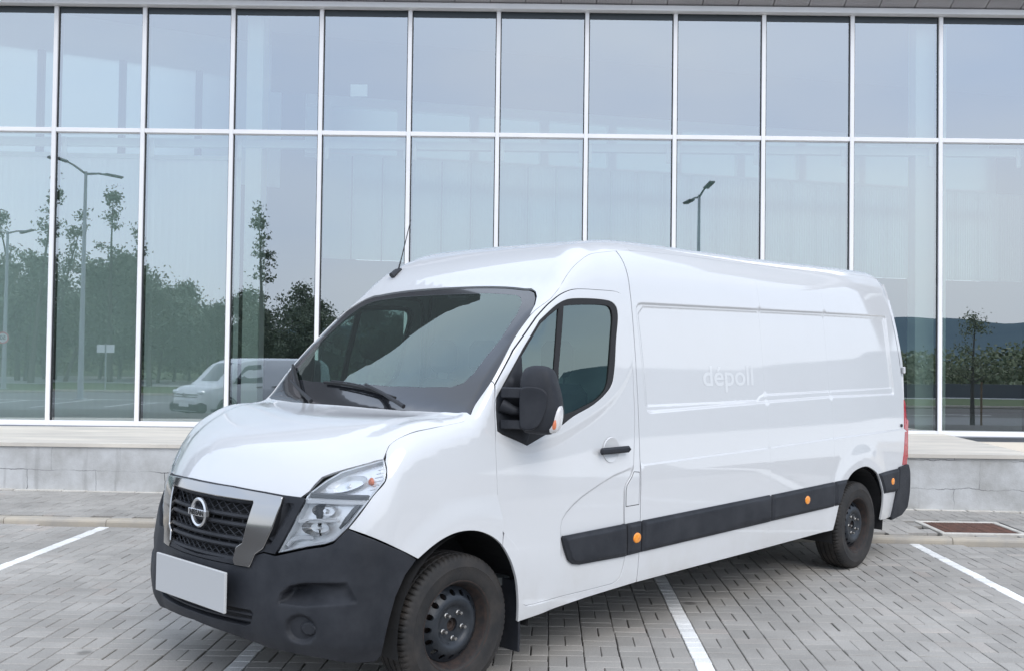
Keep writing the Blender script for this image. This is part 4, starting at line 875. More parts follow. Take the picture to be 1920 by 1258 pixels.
# headlamps
for mir in (False, True):
    sgy = -1 if mir else 1
    hl3 = [(0.656, 0.640, 1.002), (0.70, 0.598, 0.86), (0.747, 0.549, 0.736), (0.685, 0.687, 0.776), (0.644, 0.772, 0.795), (0.621, 0.812, 0.813), (0.583, 0.863, 0.876), (0.494, 0.926, 1.017), (0.441, 0.946, 1.083), (0.428, 0.940, 1.124), (0.421, 0.910, 1.179), (0.472, 0.857, 1.157), (0.545, 0.757, 1.119), (0.599, 0.700, 1.073), (0.645, 0.650, 1.020)]
    hl = pz(hl3)
    hd = patch('headlamp', [hl], f_cyl(None, -0.052), M['reflector'], van, 0.03, gap=0.004, mirror=mir, rim=False)
    patch('lamp_lens', [hl], f_cyl(lambda P: 0.004 * ss(0, 0.02, np.maximum(sgn_in(P, hl), 0)) - 0.002), M['lens'], hd, 0.03, gap=0.003, depth=0.003, mirror=mir)
    fr_ = clean(inset(lin(hl, 0.02, True), 0.009), 2e-3)
    # edge tray between lens and reflector
    patch('lamp_bezel', [hl, fr_], f_cyl(None, -0.012), M['lamp_grey'], hd, 0.03, gap=0.002, depth=0.045, mirror=mir, rim=True)
    def hp(y, z, d=0.0):
        a = math.atan2(y, 0.2 + float(front([min(y, 0.80)], [z])[0][0])); 
        for _ in range(6):
            X = cyl([a], [z])[0]; a += (y - X[1]) / (math.hypot(X[0] + 0.2, X[1]))
        X = cyl([a], [z])[0]; n = gradF(X[None])[0]; X = X + n * d; return np.array((X[0], X[1] * sgy, X[2])), n * [1, sgy, 1]
    # divider
    b = MB(); pts = [hp(y, 1.012, -0.014)[0] for y in np.linspace(0.655, 0.912, 8)]; b.tube(pts, 0.012, 6); b.build('lamp_divider', M['lamp_dark'], hd)
    b = MB(); pts = [hp(y, z, -0.022)[0] for y, z in zip(np.linspace(0.635, 0.905, 8), np.linspace(0.984, 0.99, 8))]; b.tube(pts, 0.014, 6); b.build('lamp_fin', M['reflector'], hd)
    b = MB(); pts = [hp(y, z, -0.03)[0] for y, z in zip(np.linspace(0.610, 0.80, 6), np.linspace(0.888, 0.905, 6))]; b.tube(pts, 0.010, 6); b.build('lamp_fin', M['reflector'], hd)
    b = MB(); pts = [hp(y, z, -0.028)[0] for y, z in ((0.578, 0.775), (0.60, 0.80), (0.64, 0.815), (0.70, 0.82))]; b.tube(pts, 0.012, 6); b.build('lamp_fin', M['reflector'], hd)
    b = MB(); pts = [hp(y, z, -0.02)[0] for y, z in ((0.885, 0.985), (0.868, 0.955), (0.845, 0.91), (0.822, 0.87))]; b.tube(pts, (0.006, 0.012, 0.012, 0.006), 6); b.build('lamp_fin', M['lamp_dark'], hd)
    # bowls: main beam, dip, indicator
    for (y, z, r, rz, nm) in ((0.735, 0.945, 0.060, 0.030, 'upper_bowl'), (0.715, 0.865, 0.075, 0.036, 'lower_bowl'), (0.80, 1.068, 0.105, 0.034, 'indicator_bowl')):
        X, n = hp(y, z, -0.036); u = np.cross([0, 0, 1], n); u /= np.linalg.norm(u); w_ = np.cross(n, u)
        if nm == 'indicator_bowl': 
            u2 = u * 0.93 * 1 + w_ * 0.30 * sgy; w_ = np.cross(n, u2); u = u2
        b = MB(); nA, nR = 24, 6; V = []
        for i in range(nR + 1):
            q = i / nR
            for k in range(nA):
                an = 2 * math.pi * k / nA; V.append(X + u * r * q * math.cos(an) + w_ * rz * q * math.sin(an) + n * (-0.03 * (1 - q * q) + 0.022 * q ** 4))
        Fq = [(i * nA + k, i * nA + (k + 1) % nA, (i + 1) * nA + (k + 1) % nA, (i + 1) * nA + k) for i in range(nR) for k in range(nA)]
        b.add(V, Fq, True); b.build('lamp_bowl', M['chrome'] if nm != 'indicator_bowl' else M['reflector'], hd)
        b = MB(); c0 = X - n * 0.02; b.tube([c0, c0 + n * 0.03], (0.014, 0.009), 10)
        b.build('bulb', M['satin'], hd)
    X, n = hp(0.895, 1.085, -0.026); b = MB(); b.lathe([(0.0, 0.012), (0.012, 0.010), (0.02, 0.0)], 12, 'x', tuple(X)); b.build('amber_bulb', M['clear_amber'], hd)
    for k in range(6):
        z0 = 1.045 + k * 0.018; P0 = hp(0.905, z0, -0.018)[0]; P1 = hp(0.932, z0 + 0.006, -0.012)[0]; b = MB(); b.tube([P0, P1], 0.0022, 4); b.build('lamp_rib', M['lamp_grey'], hd)
# wheels
def wheel(x, sgy, steer=0.0):
    w = empty('wheel', parent=van, loc=(x, sgy * 0.868, WR)); 
    if sgy < 0: w.rotation_euler = (0, 0, math.pi)
    return w
tm = None
def tyre_mesh():
    b = MB(); R = 0.347
    prof = [(0.208, 0.095), (0.216, 0.104), (0.235, 0.110), (0.262, 0.1145), (0.285, 0.115), (0.288, 0.1165), (0.292, 0.1145), (0.308, 0.111), (0.325, 0.104), (0.336, 0.096), (0.3425, 0.086),
            (0.3455, 0.070), (0.3455, 0.064), (0.338, 0.062), (0.338, 0.056), (0.3465, 0.054), (0.347, 0.026), (0.339, 0.024), (0.339, 0.016), (0.347, 0.014),
            (0.347, -0.014), (0.339, -0.016), (0.339, -0.024), (0.347, -0.026), (0.3465, -0.054), (0.338, -0.056), (0.338, -0.062), (0.3455, -0.064), (0.3455, -0.07), (0.3425, -0.086), (0.325, -0.104), (0.285, -0.115), (0.235, -0.11), (0.208, -0.095)]
    N_ = 288
    def mod(i, j, r):
        ph = j % 4
        if i in (8, 9, 10, 11, 12) and ph == 0: return r - (0.002, 0.007, 0.009, 0.009, 0.008)[i - 8]
        if i in (15, 16) and (j % 6) == 0: return r - 0.004
        if i in (3, 4) and (j // 3) % 5 in (0, 1) and (j // 36) % 2 == 0: return r + 0.0
        return r
    b.lathe(prof, N_, 'y', mod=mod); return b
rim_prof = [(0.214, 0.104), (0.220, 0.107), (0.2225, 0.104), (0.219, 0.097), (0.209, 0.092), (0.203, 0.082), (0.199, 0.06), (0.188, 0.045), (0.182, 0.02), (0.180, -0.02), (0.185, -0.06), (0.205, -0.10)]
dz = pchip([0.0, 0.032, 0.034, 0.06, 0.085, 0.10, 0.118, 0.136, 0.155, 0.172, 0.184], [0.062, 0.062, 0.064, 0.064, 0.066, 0.078, 0.084, 0.080, 0.064, 0.046, 0.040])
def disc_mesh():
    n = 72
    C = lambda r, c=(0, 0), k=n, ph=0: np.array([(c[0] + r * math.cos(2 * math.pi * i / k + ph), c[1] + r * math.sin(2 * math.pi * i / k + ph)) for i in range(k)])
    loops = [C(0.1835), C(0.033, k=32)]
    for h in range(16):
        a = 2 * math.pi * h / 16; loops.append(C(0.0145, (0.156 * math.cos(a), 0.156 * math.sin(a)), 12))
    ex_ = np.concatenate([C(r, k=60) for r in (0.045, 0.06, 0.075, 0.085, 0.092, 0.10, 0.11, 0.12, 0.13)])
    P, T = tri_region(loops, 0.02, extra=ex_)
    r = np.hypot(P[:, 0], P[:, 1]); V = np.stack([P[:, 0], dz(r), P[:, 1]], 1)
    for i in range(len(T)):
        t = T[i]; nn = np.cross(V[t[1]] - V[t[0]], V[t[2]] - V[t[0]])
        if nn[1] < 0: T[i] = t[::-1]
    b = MB(); b.add(V, [tuple(int(i) for i in t) for t in T], True)
    for l in loops[1:]:
        k = len(l); rr = np.hypot(l[:, 0], l[:, 1]); V = [(p[0], float(dz(q)), p[1]) for p, q in zip(l, rr)] + [(p[0], float(dz(q)) - 0.012, p[1]) for p, q in zip(l, rr)]
        b.add(V, [(i, (i + 1) % k, k + (i + 1) % k, k + i) for i in range(k)], True)
    return b
proto = {}
def build_wheel(x, sgy):
    w = wheel(x, sgy)
    if 'tyre' not in proto:
        proto['tyre'] = tyre_mesh().build('tyre', M['tyre'], w); proto['rim'] = MB().lathe(rim_prof, 72, 'y').build('rim', M['rust'], w)
        proto['disc'] = disc_mesh().build('wheel_disc', M['rim'], w)
        c = MB(); c.lathe([(0.0, 0.030), (0.012, 0.032), (0.016, 0.044), (0.024, 0.045), (0.031, 0.040), (0.034, 0.058)], 28, 'y'); proto['hub'] = c.build('hub', M['rust'], w)
        c = MB(); c.lathe([(0.0, 0.030), (0.008, 0.029), (0.0095, 0.024), (0.0095, 0.006), (0.0135, 0.003), (0.0135, 0.0)], 6, 'y', smooth=False); proto['nut'] = c.build('wheel_nut', M['nut'], w, loc=(0, 0.064, 0))
        dr = MB(); dr.lathe([(0.0, 0.01), (0.14, 0.01), (0.14, -0.05)], 32, 'y'); proto['drum'] = dr.build('brake_disc', M['rust'], w)
        nut0 = proto['nut']
    else:
        for k in ('tyre', 'rim', 'disc', 'hub', 'drum'):
            c = proto[k].copy(); COL.objects.link(c); c.parent = w
        nut0 = proto['nut'].copy(); COL.objects.link(nut0); nut0.parent = w
    for k in range(5):
        a = math.radians(52 + 72 * k + (20 if x < -1 else 0)); n_ = nut0 if k == 0 else nut0.copy()
        if k: COL.objects.link(n_); n_.parent = w
        n_.location = (0.065 * math.cos(a), 0.064, 0.065 * math.sin(a))
for x in (0.0, WHX2):
    for s_ in (1, -1): build_wheel(x, s_)

# door mirrors
M['indicator'] = mat('indicator_clear', (0.75, 0.72, 0.70), 0.15, coat=1.0)
for mir in (False, True):
    s_ = -1 if mir else 1
    mr = empty('door_mirror', parent=van, loc=(-0.10 if mir else 0.0, 0, 0))
    A0 = np.array([-0.335, 1.045]); AB = np.array([-0.110, 0.182]); fw_ = np.array([0.85, 0.52]); fw_ /= np.linalg.norm(fw_)
    def mp3(s0, z, t):
        q = A0 + AB * s0 + fw_ * t; return (q[0], s_ * q[1], z)
    def dome(loop, rows, name, m, cap=True):
        c = loop.mean(0); V = []
        for t, sc in rows:
            V += [mp3((p[0] - c[0]) * sc + c[0], (p[1] - c[1]) * sc + c[1], t) for p in loop]
        n = len(loop); b = MB(); Fq = [(i * n + k, i * n + (k + 1) % n, (i + 1) * n + (k + 1) % n, (i + 1) * n + k) for i in range(len(rows) - 1) for k in range(n)]
        ar = area2(loop) > 0; fl = ar == mir
        b.add(V, [f[::-1] for f in Fq] if fl else Fq, True)
        if cap: b.add(V[-n:], [tuple(range(n))]); b.add(V[:n], [tuple(range(n))[::-1]])
        return b.build(name, m, mr)
    hl_ = catmull([(0.0, 1.40), (-0.01, 1.53), (0.05, 1.585), (0.20, 1.611), (0.60, 1.613), (0.76, 1.590), (0.88, 1.52), (0.97, 1.44), (1.0, 1.37), (0.95, 1.305), (0.80, 1.274), (0.35, 1.270), (0.08, 1.283), (0.01, 1.32)], 0.03, True)
    dome(hl_, ((-0.115, 0.93), (-0.110, 0.965), (-0.06, 0.995), (-0.015, 1.0), (0.010, 0.965), (0.026, 0.90), (0.038, 0.80), (0.047, 0.65), (0.053, 0.45), (0.056, 0.22), (0.057, 0.04)), 'mirror_shell', BP)
    cv_ = catmull([(0.06, 1.315), (0.05, 1.49), (0.12, 1.508), (0.62, 1.500), (0.72, 1.470), (0.72, 1.42), (0.62, 1.35), (0.45, 1.302), (0.10, 1.298)], 0.03, True)
    dome(cv_, ((0.0, 0.98), (0.045, 1.0), (0.056, 0.975), (0.0595, 0.92)), 'arm_cover', BP)
    for za, hh in ((1.478, 0.027), (1.318, 0.022)):
        V = []; pts = [(-0.268, 0.985), (-0.285, 1.02), (-0.315, 1.06), (-0.350, 1.10)]
        for x_, y_ in pts:
            for dx_, dz_ in ((0.022, 0.8), (0.016, 1.0), (-0.018, 1.0), (-0.018, -1.0), (0.016, -1.0), (0.022, -0.8)): V.append((x_ + dx_, s_ * (y_ + dx_ * 0.6), za + hh * dz_))
        Fq = [(i * 6 + k, i * 6 + (k + 1) % 6, (i + 1) * 6 + (k + 1) % 6, (i + 1) * 6 + k) for i in range(3) for k in range(6)]
        b = MB(); b.add(V, Fq if mir else [f[::-1] for f in Fq]); b.add(V[:6], [tuple(range(6))]); b.build('mirror_arm', BP, mr)
    b = MB(); b.tube([(-0.262, s_ * 0.985, 1.415), (-0.30, s_ * 1.03, 1.388), (-0.345, s_ * 1.06, 1.378)], (0.036, 0.026, 0.014), 10); b.build('pivot_cone', BP, mr)
    sl_ = clean(lin([(-0.240, 1.284), (-0.240, 1.435), (-0.447, 1.675), (-0.447, 1.36), (-0.52, 1.34), (-0.447, 1.210), (-0.372, 1.236), (-0.275, 1.270)], 0.04, True))
    patch('sail_panel', [sl_], f_side(lambda P: 0.012 * ss(0.0, 0.02, np.maximum(sgn_in(P, sl_), 0)) + 0.004), BP, mr, 0.03, gap=0.002, depth=0.02, rr=0.003, mirror=mir)
    if mir: mr.children[-1].location = (0.10, 0, 0)
    lp_ = catmull([(0.985, 1.415), (0.90, 1.395), (0.80, 1.345), (0.70, 1.300), (0.74, 1.282), (0.88, 1.279), (0.96, 1.298), (1.015, 1.355), (1.012, 1.40)], 0.02, True)
    dome(lp_, ((-0.05, 1.0), (0.005, 1.0), (0.022, 0.93), (0.032, 0.75), (0.037, 0.4), (0.038, 0.05)), 'mirror_indicator', M['indicator'])
    il_ = catmull([(0.93, 1.35), (0.86, 1.345), (0.82, 1.310), (0.86, 1.295), (0.93, 1.31)], 0.02, True)
    dome(il_, ((0.02, 1.0), (0.036, 0.9), (0.041, 0.5), (0.042, 0.1)), 'indicator_bulb', M['clear_amber'])
    gl_ = inset(hl_, 0.02); dome(gl_, ((-0.118, 1.0), (-0.1165, 0.995)), 'mirror_glass', M['chrome'])

# wipers and aerial
def wiper(a, k, t1, t2):
    w = empty('wiper', parent=van)
    def on(x, y, h): X = top([x], [y])[0]; n = gradF(X[None])[0]; return X + n * h
    arm = [on(*a, 0.02), on(a[0] + (k[0] - a[0]) * 0.5, a[1] + (k[1] - a[1]) * 0.5, 0.05), on(*k, 0.035)]
    b = MB(); b.tube(arm, (0.013, 0.010, 0.008), 6); b.build('wiper_arm', M['gasket'], w)
    pts = [on(t1[0] + (t2[0] - t1[0]) * q, t1[1] + (t2[1] - t1[1]) * q, 0.014) for q in np.linspace(0, 1, 9)]
    b = MB(); b.tube(pts, 0.008, 6); b.build('wiper_blade', M['rubber'], w)
    pts = [on(t1[0] + (t2[0] - t1[0]) * q, t1[1] + (t2[1] - t1[1]) * q, 0.030 + 0.010 * math.sin(math.pi * q)) for q in np.linspace(0.15, 0.85, 7)]
    b = MB(); b.tube(pts, 0.005, 5); b.build('blade_frame', M['gasket'], w)
wiper((-0.035, 0.50), (-0.105, 0.10), (-0.075, 0.38), (-0.125, -0.34))
wiper((-0.01, -0.30), (-0.15, -0.70), (-0.05, -0.45), (-0.25, -0.86))
an = empty('aerial', parent=van)
b0 = top([-0.91], [-0.67])[0]
b = MB(); b.tube([b0 + (0.05, 0, -0.02), b0 + (0.01, 0, 0.012), b0 + (-0.03, 0, 0.03)], (0.022, 0.018, 0.008), 8); b.build('aerial_base', M['gasket'], an)
b = MB(); b.tube([b0 + (-0.005, 0, 0.02), b0 + (-0.03, 0, 0.10), b0 + (-0.105, 0, 0.37)], (0.007, 0.0042, 0.0028), 6); b.build('aerial_mast', M['gasket'], an)
# old sticker outline on the cargo side
me = text_mesh('dépoll', 0.30, 0.0); me.materials.clear(); me.materials.append(M['paint_decal'])
co = np.empty(len(me.vertices) * 3); me.vertices.foreach_get('co', co); co = co.reshape(-1, 3)
tx = -2.44 - co[:, 0] * 0.86; tz = 1.545 + co[:, 1] * 0.62
# keep clear of the panel seam at its right end
X = side(tx, tz); X[:, 1] += d_cargo(np.stack([tx, tz], 1)) + 0.0012
bm_f = [tuple(p.vertices) for p in me.polygons]
m2 = bpy.data.meshes.new('faded_lettering'); m2.from_pydata(X.tolist(), [], bm_f); m2.materials.append(M['paint_decal']); 
link('faded_lettering', m2, van)
# underbody, rear face, interior
b = MB(); b.box(-5.20, -0.55, -0.90, 0.90, 0.375, 0.46); b.box(-3.5, -0.9, -0.2, 0.35, 0.22, 0.375, 0.03); b.box(-2.6, -0.6, -0.85, -0.3, 0.22, 0.375, 0.03); b.box(-0.55, 0.45, -0.50, 0.50, 0.28, 0.55); b.box(-3.6, -1.0, -0.55, 0.5, 0.26, 0.40, 0.03); b.tube([(-4.33, -0.80, 0.30), (-4.33, 0.80, 0.30)], 0.045, 8); b.tube([(0, -0.80, 0.32), (0, 0.80, 0.32)], 0.04, 8)
b.tube([(-3.5, 0.35, 0.33), (-5.1, 0.35, 0.33)], 0.05, 8); b.box(0.45, 0.62, -0.7, 0.7, 0.32, 0.95); b.build('underbody', M['underbody'], van)
for s_ in (1, -1):
    ys = (0.004, 0.93)
    V = []; nz = 14
    for i in range(nz + 1):
        z = 0.46 + (2.33 - 0.46) * i / nz; x = float(Rz(z)) - 0.012
        for y in (0.004, min(0.93, float(Wz(z)) - 0.03)): V.append((x, s_ * y, z)); 
        for y in (0.004, min(0.93, float(Wz(z)) - 0.03)): V.append((x + 0.05, s_ * y, z))
    Fq = []
    for i in range(nz):
        a = i * 4; b_ = a + 4; Fq += [(a, b_, b_ + 1, a + 1), (a + 2, a + 3, b_ + 3, b_ + 2), (a + 1, b_ + 1, b_ + 3, a + 3), (a, a + 2, b_ + 2, b_)]
    b = MB(); b.add(V, Fq, False); rd = b.build('rear_door', PA, van)
    for hz in (1.60, 1.0):
        h = MB(); h.box(-5.305 + (0.02 if hz > 1.2 else -0.01), -5.25, s_ * 0.935, s_ * 0.962, hz - 0.04, hz + 0.02, 0.006); h.build('hinge', PA, rd)
b = MB(); b.box(-5.42, -5.24, -0.90, 0.90, 0.36, 0.62, 0.03); b.build('rear_bumper', BP, van)
b = MB(); b.box(-0.75, -0.10, -0.84, 0.84, 0.95, 1.18, 0.06); b.box(-0.50, -0.10, -0.84, 0.84, 1.15, 1.30, 0.05); b.box(-0.62, -0.25, 0.18, 0.62, 1.2, 1.36, 0.05); dash = b.build('dashboard', M['interior'], van)
b = MB(); ring = [( -0.80 + 0.19 * 0.5 * math.cos(a), 0.42 + 0.19 * math.sin(a), 1.22 + 0.19 * math.cos(a) * 0.86) for a in np.linspace(0, 2 * math.pi, 33)]; b.tube(ring, 0.014, 8, cap=False); b.tube([(-0.80, 0.24, 1.22), (-0.80, 0.60, 1.22)], 0.015, 6); b.tube([(-0.80, 0.42, 1.22), (-0.55, 0.42, 1.10)], 0.03, 8); b.build('steering_wheel', M['gasket'], van)
for yc, wd in ((0.48, 0.25), (-0.17, 0.2), (-0.57, 0.2)):
    st = empty('seat', parent=van)
    b = MB(); b.box(-1.25, -0.75, yc - wd, yc + wd, 0.72, 0.90, 0.05); b.build('seat_cushion', M['seat'], st)
    b = MB(); b.box(-1.30, -1.16, yc - wd, yc + wd, 0.88, 1.50, 0.06); b.build('seat_back', M['seat'], st)
    b = MB(); b.box(-1.29, -1.19, yc - 0.13, yc + 0.13, 1.54, 1.76, 0.05); b.tube([(-1.24, yc - 0.06, 1.48), (-1.24, yc - 0.06, 1.56)], 0.008, 6); b.tube([(-1.24, yc + 0.06, 1.48), (-1.24, yc + 0.06, 1.56)], 0.008, 6); b.build('headrest', M['seat'], st)
b = MB(); b.box(-1.44, -1.42, -0.86, 0.86, 0.46, 2.08); b.build('bulkhead', M['interior_light'], van)
b = MB(); b.box(-1.42, -0.98, -0.70, 0.70, 2.06, 2.08, 0.01); b.build('headliner', M['interior_light'], van)
b = MB(); b.box(-1.42, -0.3, -0.86, 0.86, 0.46, 0.50); b.build('cab_floor', M['interior'], van)
b = MB(); b.tube([(-0.86, -0.08, 2.02), (-0.84, 0.0, 2.03), (-0.86, 0.08, 2.02)], (0.02, 0.03, 0.02), 8); b.build('interior_lamp', M['interior'], van)
# ------------------------------------------------------------------ projection test used only to choose which pavers are separate parts
def to_px(P):
    d = np.asarray(P, float) - [0, 0, CH]; z = d @ _f; z = np.where(z < 0.3, np.nan, z)
    return np.stack([1027.6 + 1883.84 * (d @ _R) / z, 622.2 - 1883.84 * (d @ _U) / z], -1)
van_px = np.array([(292, 1000), (300, 1144), (350, 1150), (470, 1215), (600, 1250), (720, 1275), (860, 1300), (940, 1210), (965, 1200), (970, 1165), (1240, 1080), (1530, 990), (1540, 1060), (1620, 1066), (1642, 960), (1700, 960), (1700, 500), (1000, 440), (600, 600), (330, 850)], float)

# ------------------------------------------------------------------ ground, pavers, kerb, footway
GX0, GX1 = -7.0, 7.0
def kerb_y(x): return 9.372 - 0.0343 * x
ground = MB()
gp = []
xs_ = np.concatenate([np.linspace(-220, -10, 8), np.linspace(-7, 7, 8), np.linspace(10, 220, 8)]); ys_ = [9.6, 4.0, 1.0, -2.0, -5.0, -8.0, -14.0, -30, -60, -400]
def gzf(y): return -0.032 - 0.47 * float(ss(0.5, -6.5, np.array(y)))
V = [(x, y if y < 9.5 else kerb_y(x) + 0.05, gzf(y)) for y in ys_ for x in xs_]; nx = len(xs_)
ground.add(V, [(i * nx + j, (i + 1) * nx + j, (i + 1) * nx + j + 1, i * nx + j + 1) for i in range(len(ys_) - 1) for j in range(nx - 1)])
G = ground.build('parking_ground', M['joint'], kind='structure', label=None)
def paver_mesh(lx, ly, m, name='paver'):
    b = MB(); hx, hy = lx / 2, ly / 2; c = 0.0038; g = 0.0027
    V = []
    for z, q in ((0.0, g + c), (-0.0035, g), (-0.03, g)):
        V += [(-hx + q, -hy + q, z), (hx - q, -hy + q, z), (hx - q, hy - q, z), (-hx + q, hy - q, z)]
    Fq = [(0, 1, 2, 3)] + [(4 * r + k, 4 * r + 4 + k, 4 * r + 4 + (k + 1) % 4, 4 * r + (k + 1) % 4) for r in (0, 1) for k in range(4)]
    me = bpy.data.meshes.new(name); me.from_pydata(V, [], Fq); me.materials.append(m); return me
def lay(cells, name, m_obj, m_field, parent, zf, budget=300, van_hide=True):
    """cells: (cx, cy, along_x?, lx, ly)"""
    cen = np.array([(c[0], c[1], zf(c[0], c[1])) for c in cells]); px = to_px(cen)
    inb = (px[:, 0] > -10) & (px[:, 0] < 1930) & (px[:, 1] < 1268) & (px[:, 1] > 0)
    if van_hide: inb &= ~pip(np.nan_to_num(px, nan=-999.0), van_px)
    order = np.argsort(np.where(inb, cen[:, 1], 1e6)); sel = set(int(i) for i in order[:budget] if inb[i])
    meshes = {}; FV, FF = [], []
    for i, (cx_, cy_, lx, ly) in enumerate(cells):
        z = zf(cx_, cy_) + rng.normal(0, 0.0009); tx_, ty_ = rng.normal(0, 0.005, 2); rz = rng.normal(0, 0.006)
        jx, jy = rng.normal(0, 0.0011, 2)
        if i in sel:
            k = (round(lx, 3), round(ly, 3))
            if k not in meshes: meshes[k] = paver_mesh(lx, ly, m_obj, name)
            link(name, meshes[k], parent, (cx_ + jx, cy_ + jy, z), (tx_, ty_, rz))
        else:
            hx, hy = lx / 2, ly / 2; c = 0.0038; g = 0.0027; b0 = len(FV)
            for zz, q in ((0.0, g + c), (-0.0035, g), (-0.03, g)):
                for sx_, sy_ in ((-1, -1), (1, -1), (1, 1), (-1, 1)):
                    x, y = sx_ * (hx - q), sy_ * (hy - q); FV.append((cx_ + jx + x - y * rz, cy_ + jy + y + x * rz, z + zz + x * -ty_ + y * tx_))
            FF += [(b0, b0 + 1, b0 + 2, b0 + 3)] + [(b0 + 4 * r + k, b0 + 4 * r + 4 + k, b0 + 4 * r + 4 + (k + 1) % 4, b0 + 4 * r + (k + 1) % 4) for r in (0, 1) for k in range(4)]
    if FV:
        me = bpy.data.meshes.new(name); me.from_pydata(FV, [], FF); me.materials.append(m_field); link(name, me, parent, kind='stuff')
cells, wcells = [], []
LX = [0.88 + 2.5 * k for k in range(-3, 4)]
for bay in range(-3, 3):
    x0 = LX[bay + 3] + 0.05
    for ix in range(12):
        for iy in range(-2, 32):
            cy0 = 3.6 + iy * 0.2 + 0.038; cx0 = x0 + ix * 0.2
            if cy0 + 0.2 > kerb_y(cx0) - 0.003: 
                if cy0 + 0.1 < kerb_y(cx0) - 0.003: cells.append((cx0 + 0.1, cy0 + 0.05, 0.2, 0.1))
                continue
            if (ix + iy) % 2 == 0: cells += [(cx0 + 0.1, cy0 + 0.05, 0.2, 0.1), (cx0 + 0.1, cy0 + 0.15, 0.2, 0.1)]
            else: cells += [(cx0 + 0.05, cy0 + 0.1, 0.1, 0.2), (cx0 + 0.15, cy0 + 0.1, 0.1, 0.2)]
for lx_ in LX[1:6]:
    for iy in range(-2, 60):
        cy0 = 3.6 + iy * 0.1 + 0.038
        if cy0 + 0.1 < kerb_y(lx_) - 0.003: wcells.append((lx_, cy0 + 0.05, 0.1, 0.1))
lay(cells, 'paver', M['paver'], M['paver_i'], G, lambda x, y: 0.0, 300)
lay(wcells, 'white_line_paver', M['white_line'], M['white_line'], G, lambda x, y: 0.0015, 200)
kb = empty('kerb', kind='structure', loc=(0, 0, 0))
for k in range(-4, 10):
    xa = -4.14 + 0.985 * (k - 1); ya = kerb_y(xa); 
    b = MB(); V = []
    pr = [(0.0, -0.10), (0.0, 0.028), (0.006, 0.043), (0.02, 0.051), (0.045, 0.053), (0.125, 0.053), (0.13, 0.050), (0.13, -0.10)]
    for xx in (0.003, 0.982): V += [(xx, p, q) for p, q in pr]
    n = len(pr); b.add(V, [(i, i + 1, n + i + 1, n + i) for i in range(n - 1)][::1] + [tuple(range(n))[::-1], tuple(range(n, 2 * n))])
    b.f = [f[::-1] for f in b.f]
    b.build('kerb_stone', M['kerb'], kb, loc=(xa, ya, 0), rot=(0, 0, -0.0343))
def wall_y(x): return 11.245 - 0.0445 * x
fw = MB(); fw.add([(-12, kerb_y(-12) + 0.12, 0.02), (12, kerb_y(12) + 0.12, 0.02), (12, 11.9, 0.02), (-12, 12.3, 0.02)], [(0, 1, 2, 3)])
FW = fw.build('footway', M['joint'], kind='structure')
pit = (3.74, 4.57, 9.50, 10.23)
fc = []
for ix in range(-40, 40):
    for iy in range(-2, 13):
        x0 = 0.03 + ix * 0.2; y0 = 9.37 + iy * 0.2
        for cx_, cy_, lx, ly in ([(0.1, 0.05, 0.2, 0.1), (0.1, 0.15, 0.2, 0.1)] if (ix + iy) % 2 == 0 else [(0.05, 0.1, 0.1, 0.2), (0.15, 0.1, 0.1, 0.2)]):
            X_, Y_ = x0 + cx_, y0 + cy_
            if Y_ - ly / 2 < kerb_y(X_) + 0.133 or Y_ + ly / 2 > wall_y(X_) - 0.05: continue
            if pit[0] - lx / 2 < X_ < pit[1] + lx / 2 and pit[2] - ly / 2 < Y_ < pit[3] + ly / 2: continue
            fc.append((X_, Y_, lx, ly))
lay(fc, 'footway_paver', M['paver'], M['paver_i'], FW, lambda x, y: 0.048, 300)
cu = MB()
for k in range(60):
    x0 = -8 + k * 0.28; cu.box(x0 + 0.004, x0 + 0.27, wall_y(x0) - 0.075 - random.random() * 0.01, wall_y(x0) - 0.002, 0.02, 0.050 + random.random() * 0.006, 0.004)
cu.build('wall_foot_edging', M['white_curb'], FW, kind='stuff')
tp_ = empty('drain_grating', 'rusty brown iron grating in a white concrete frame in the footway', 'drain grating', loc=(0, 0, 0))
for (x0, x1, y0, y1) in ((pit[0], pit[1], pit[2], pit[2] + 0.055), (pit[0], pit[1], pit[3] - 0.055, pit[3]), (pit[0], pit[0] + 0.055, pit[2] + 0.056, pit[3] - 0.056), (pit[1] - 0.055, pit[1], pit[2] + 0.056, pit[3] - 0.056)):
    b = MB(); b.box(x0, x1, y0, y1, 0.0, 0.058, 0.006); b.build('edging_stone', M['white_curb'], tp_)
b = MB(); b.box(pit[0] + 0.056, pit[1] - 0.056, pit[2] + 0.057, pit[3] - 0.057, 0.0, 0.040); b.build('grating_plate', M['rusty_grate'], tp_)
nb_ = 26; wx_ = (pit[1] - pit[0] - 0.124) / nb_
for k in range(nb_):
    x = pit[0] + 0.062 + k * wx_; b = MB(); b.box(x + 0.002, x + wx_ - 0.004, pit[2] + 0.062, pit[3] - 0.062, 0.0405, 0.053 + random.uniform(-0.001, 0.001), 0.003); b.build('grating_bar', M['rusty_grate'], tp_)

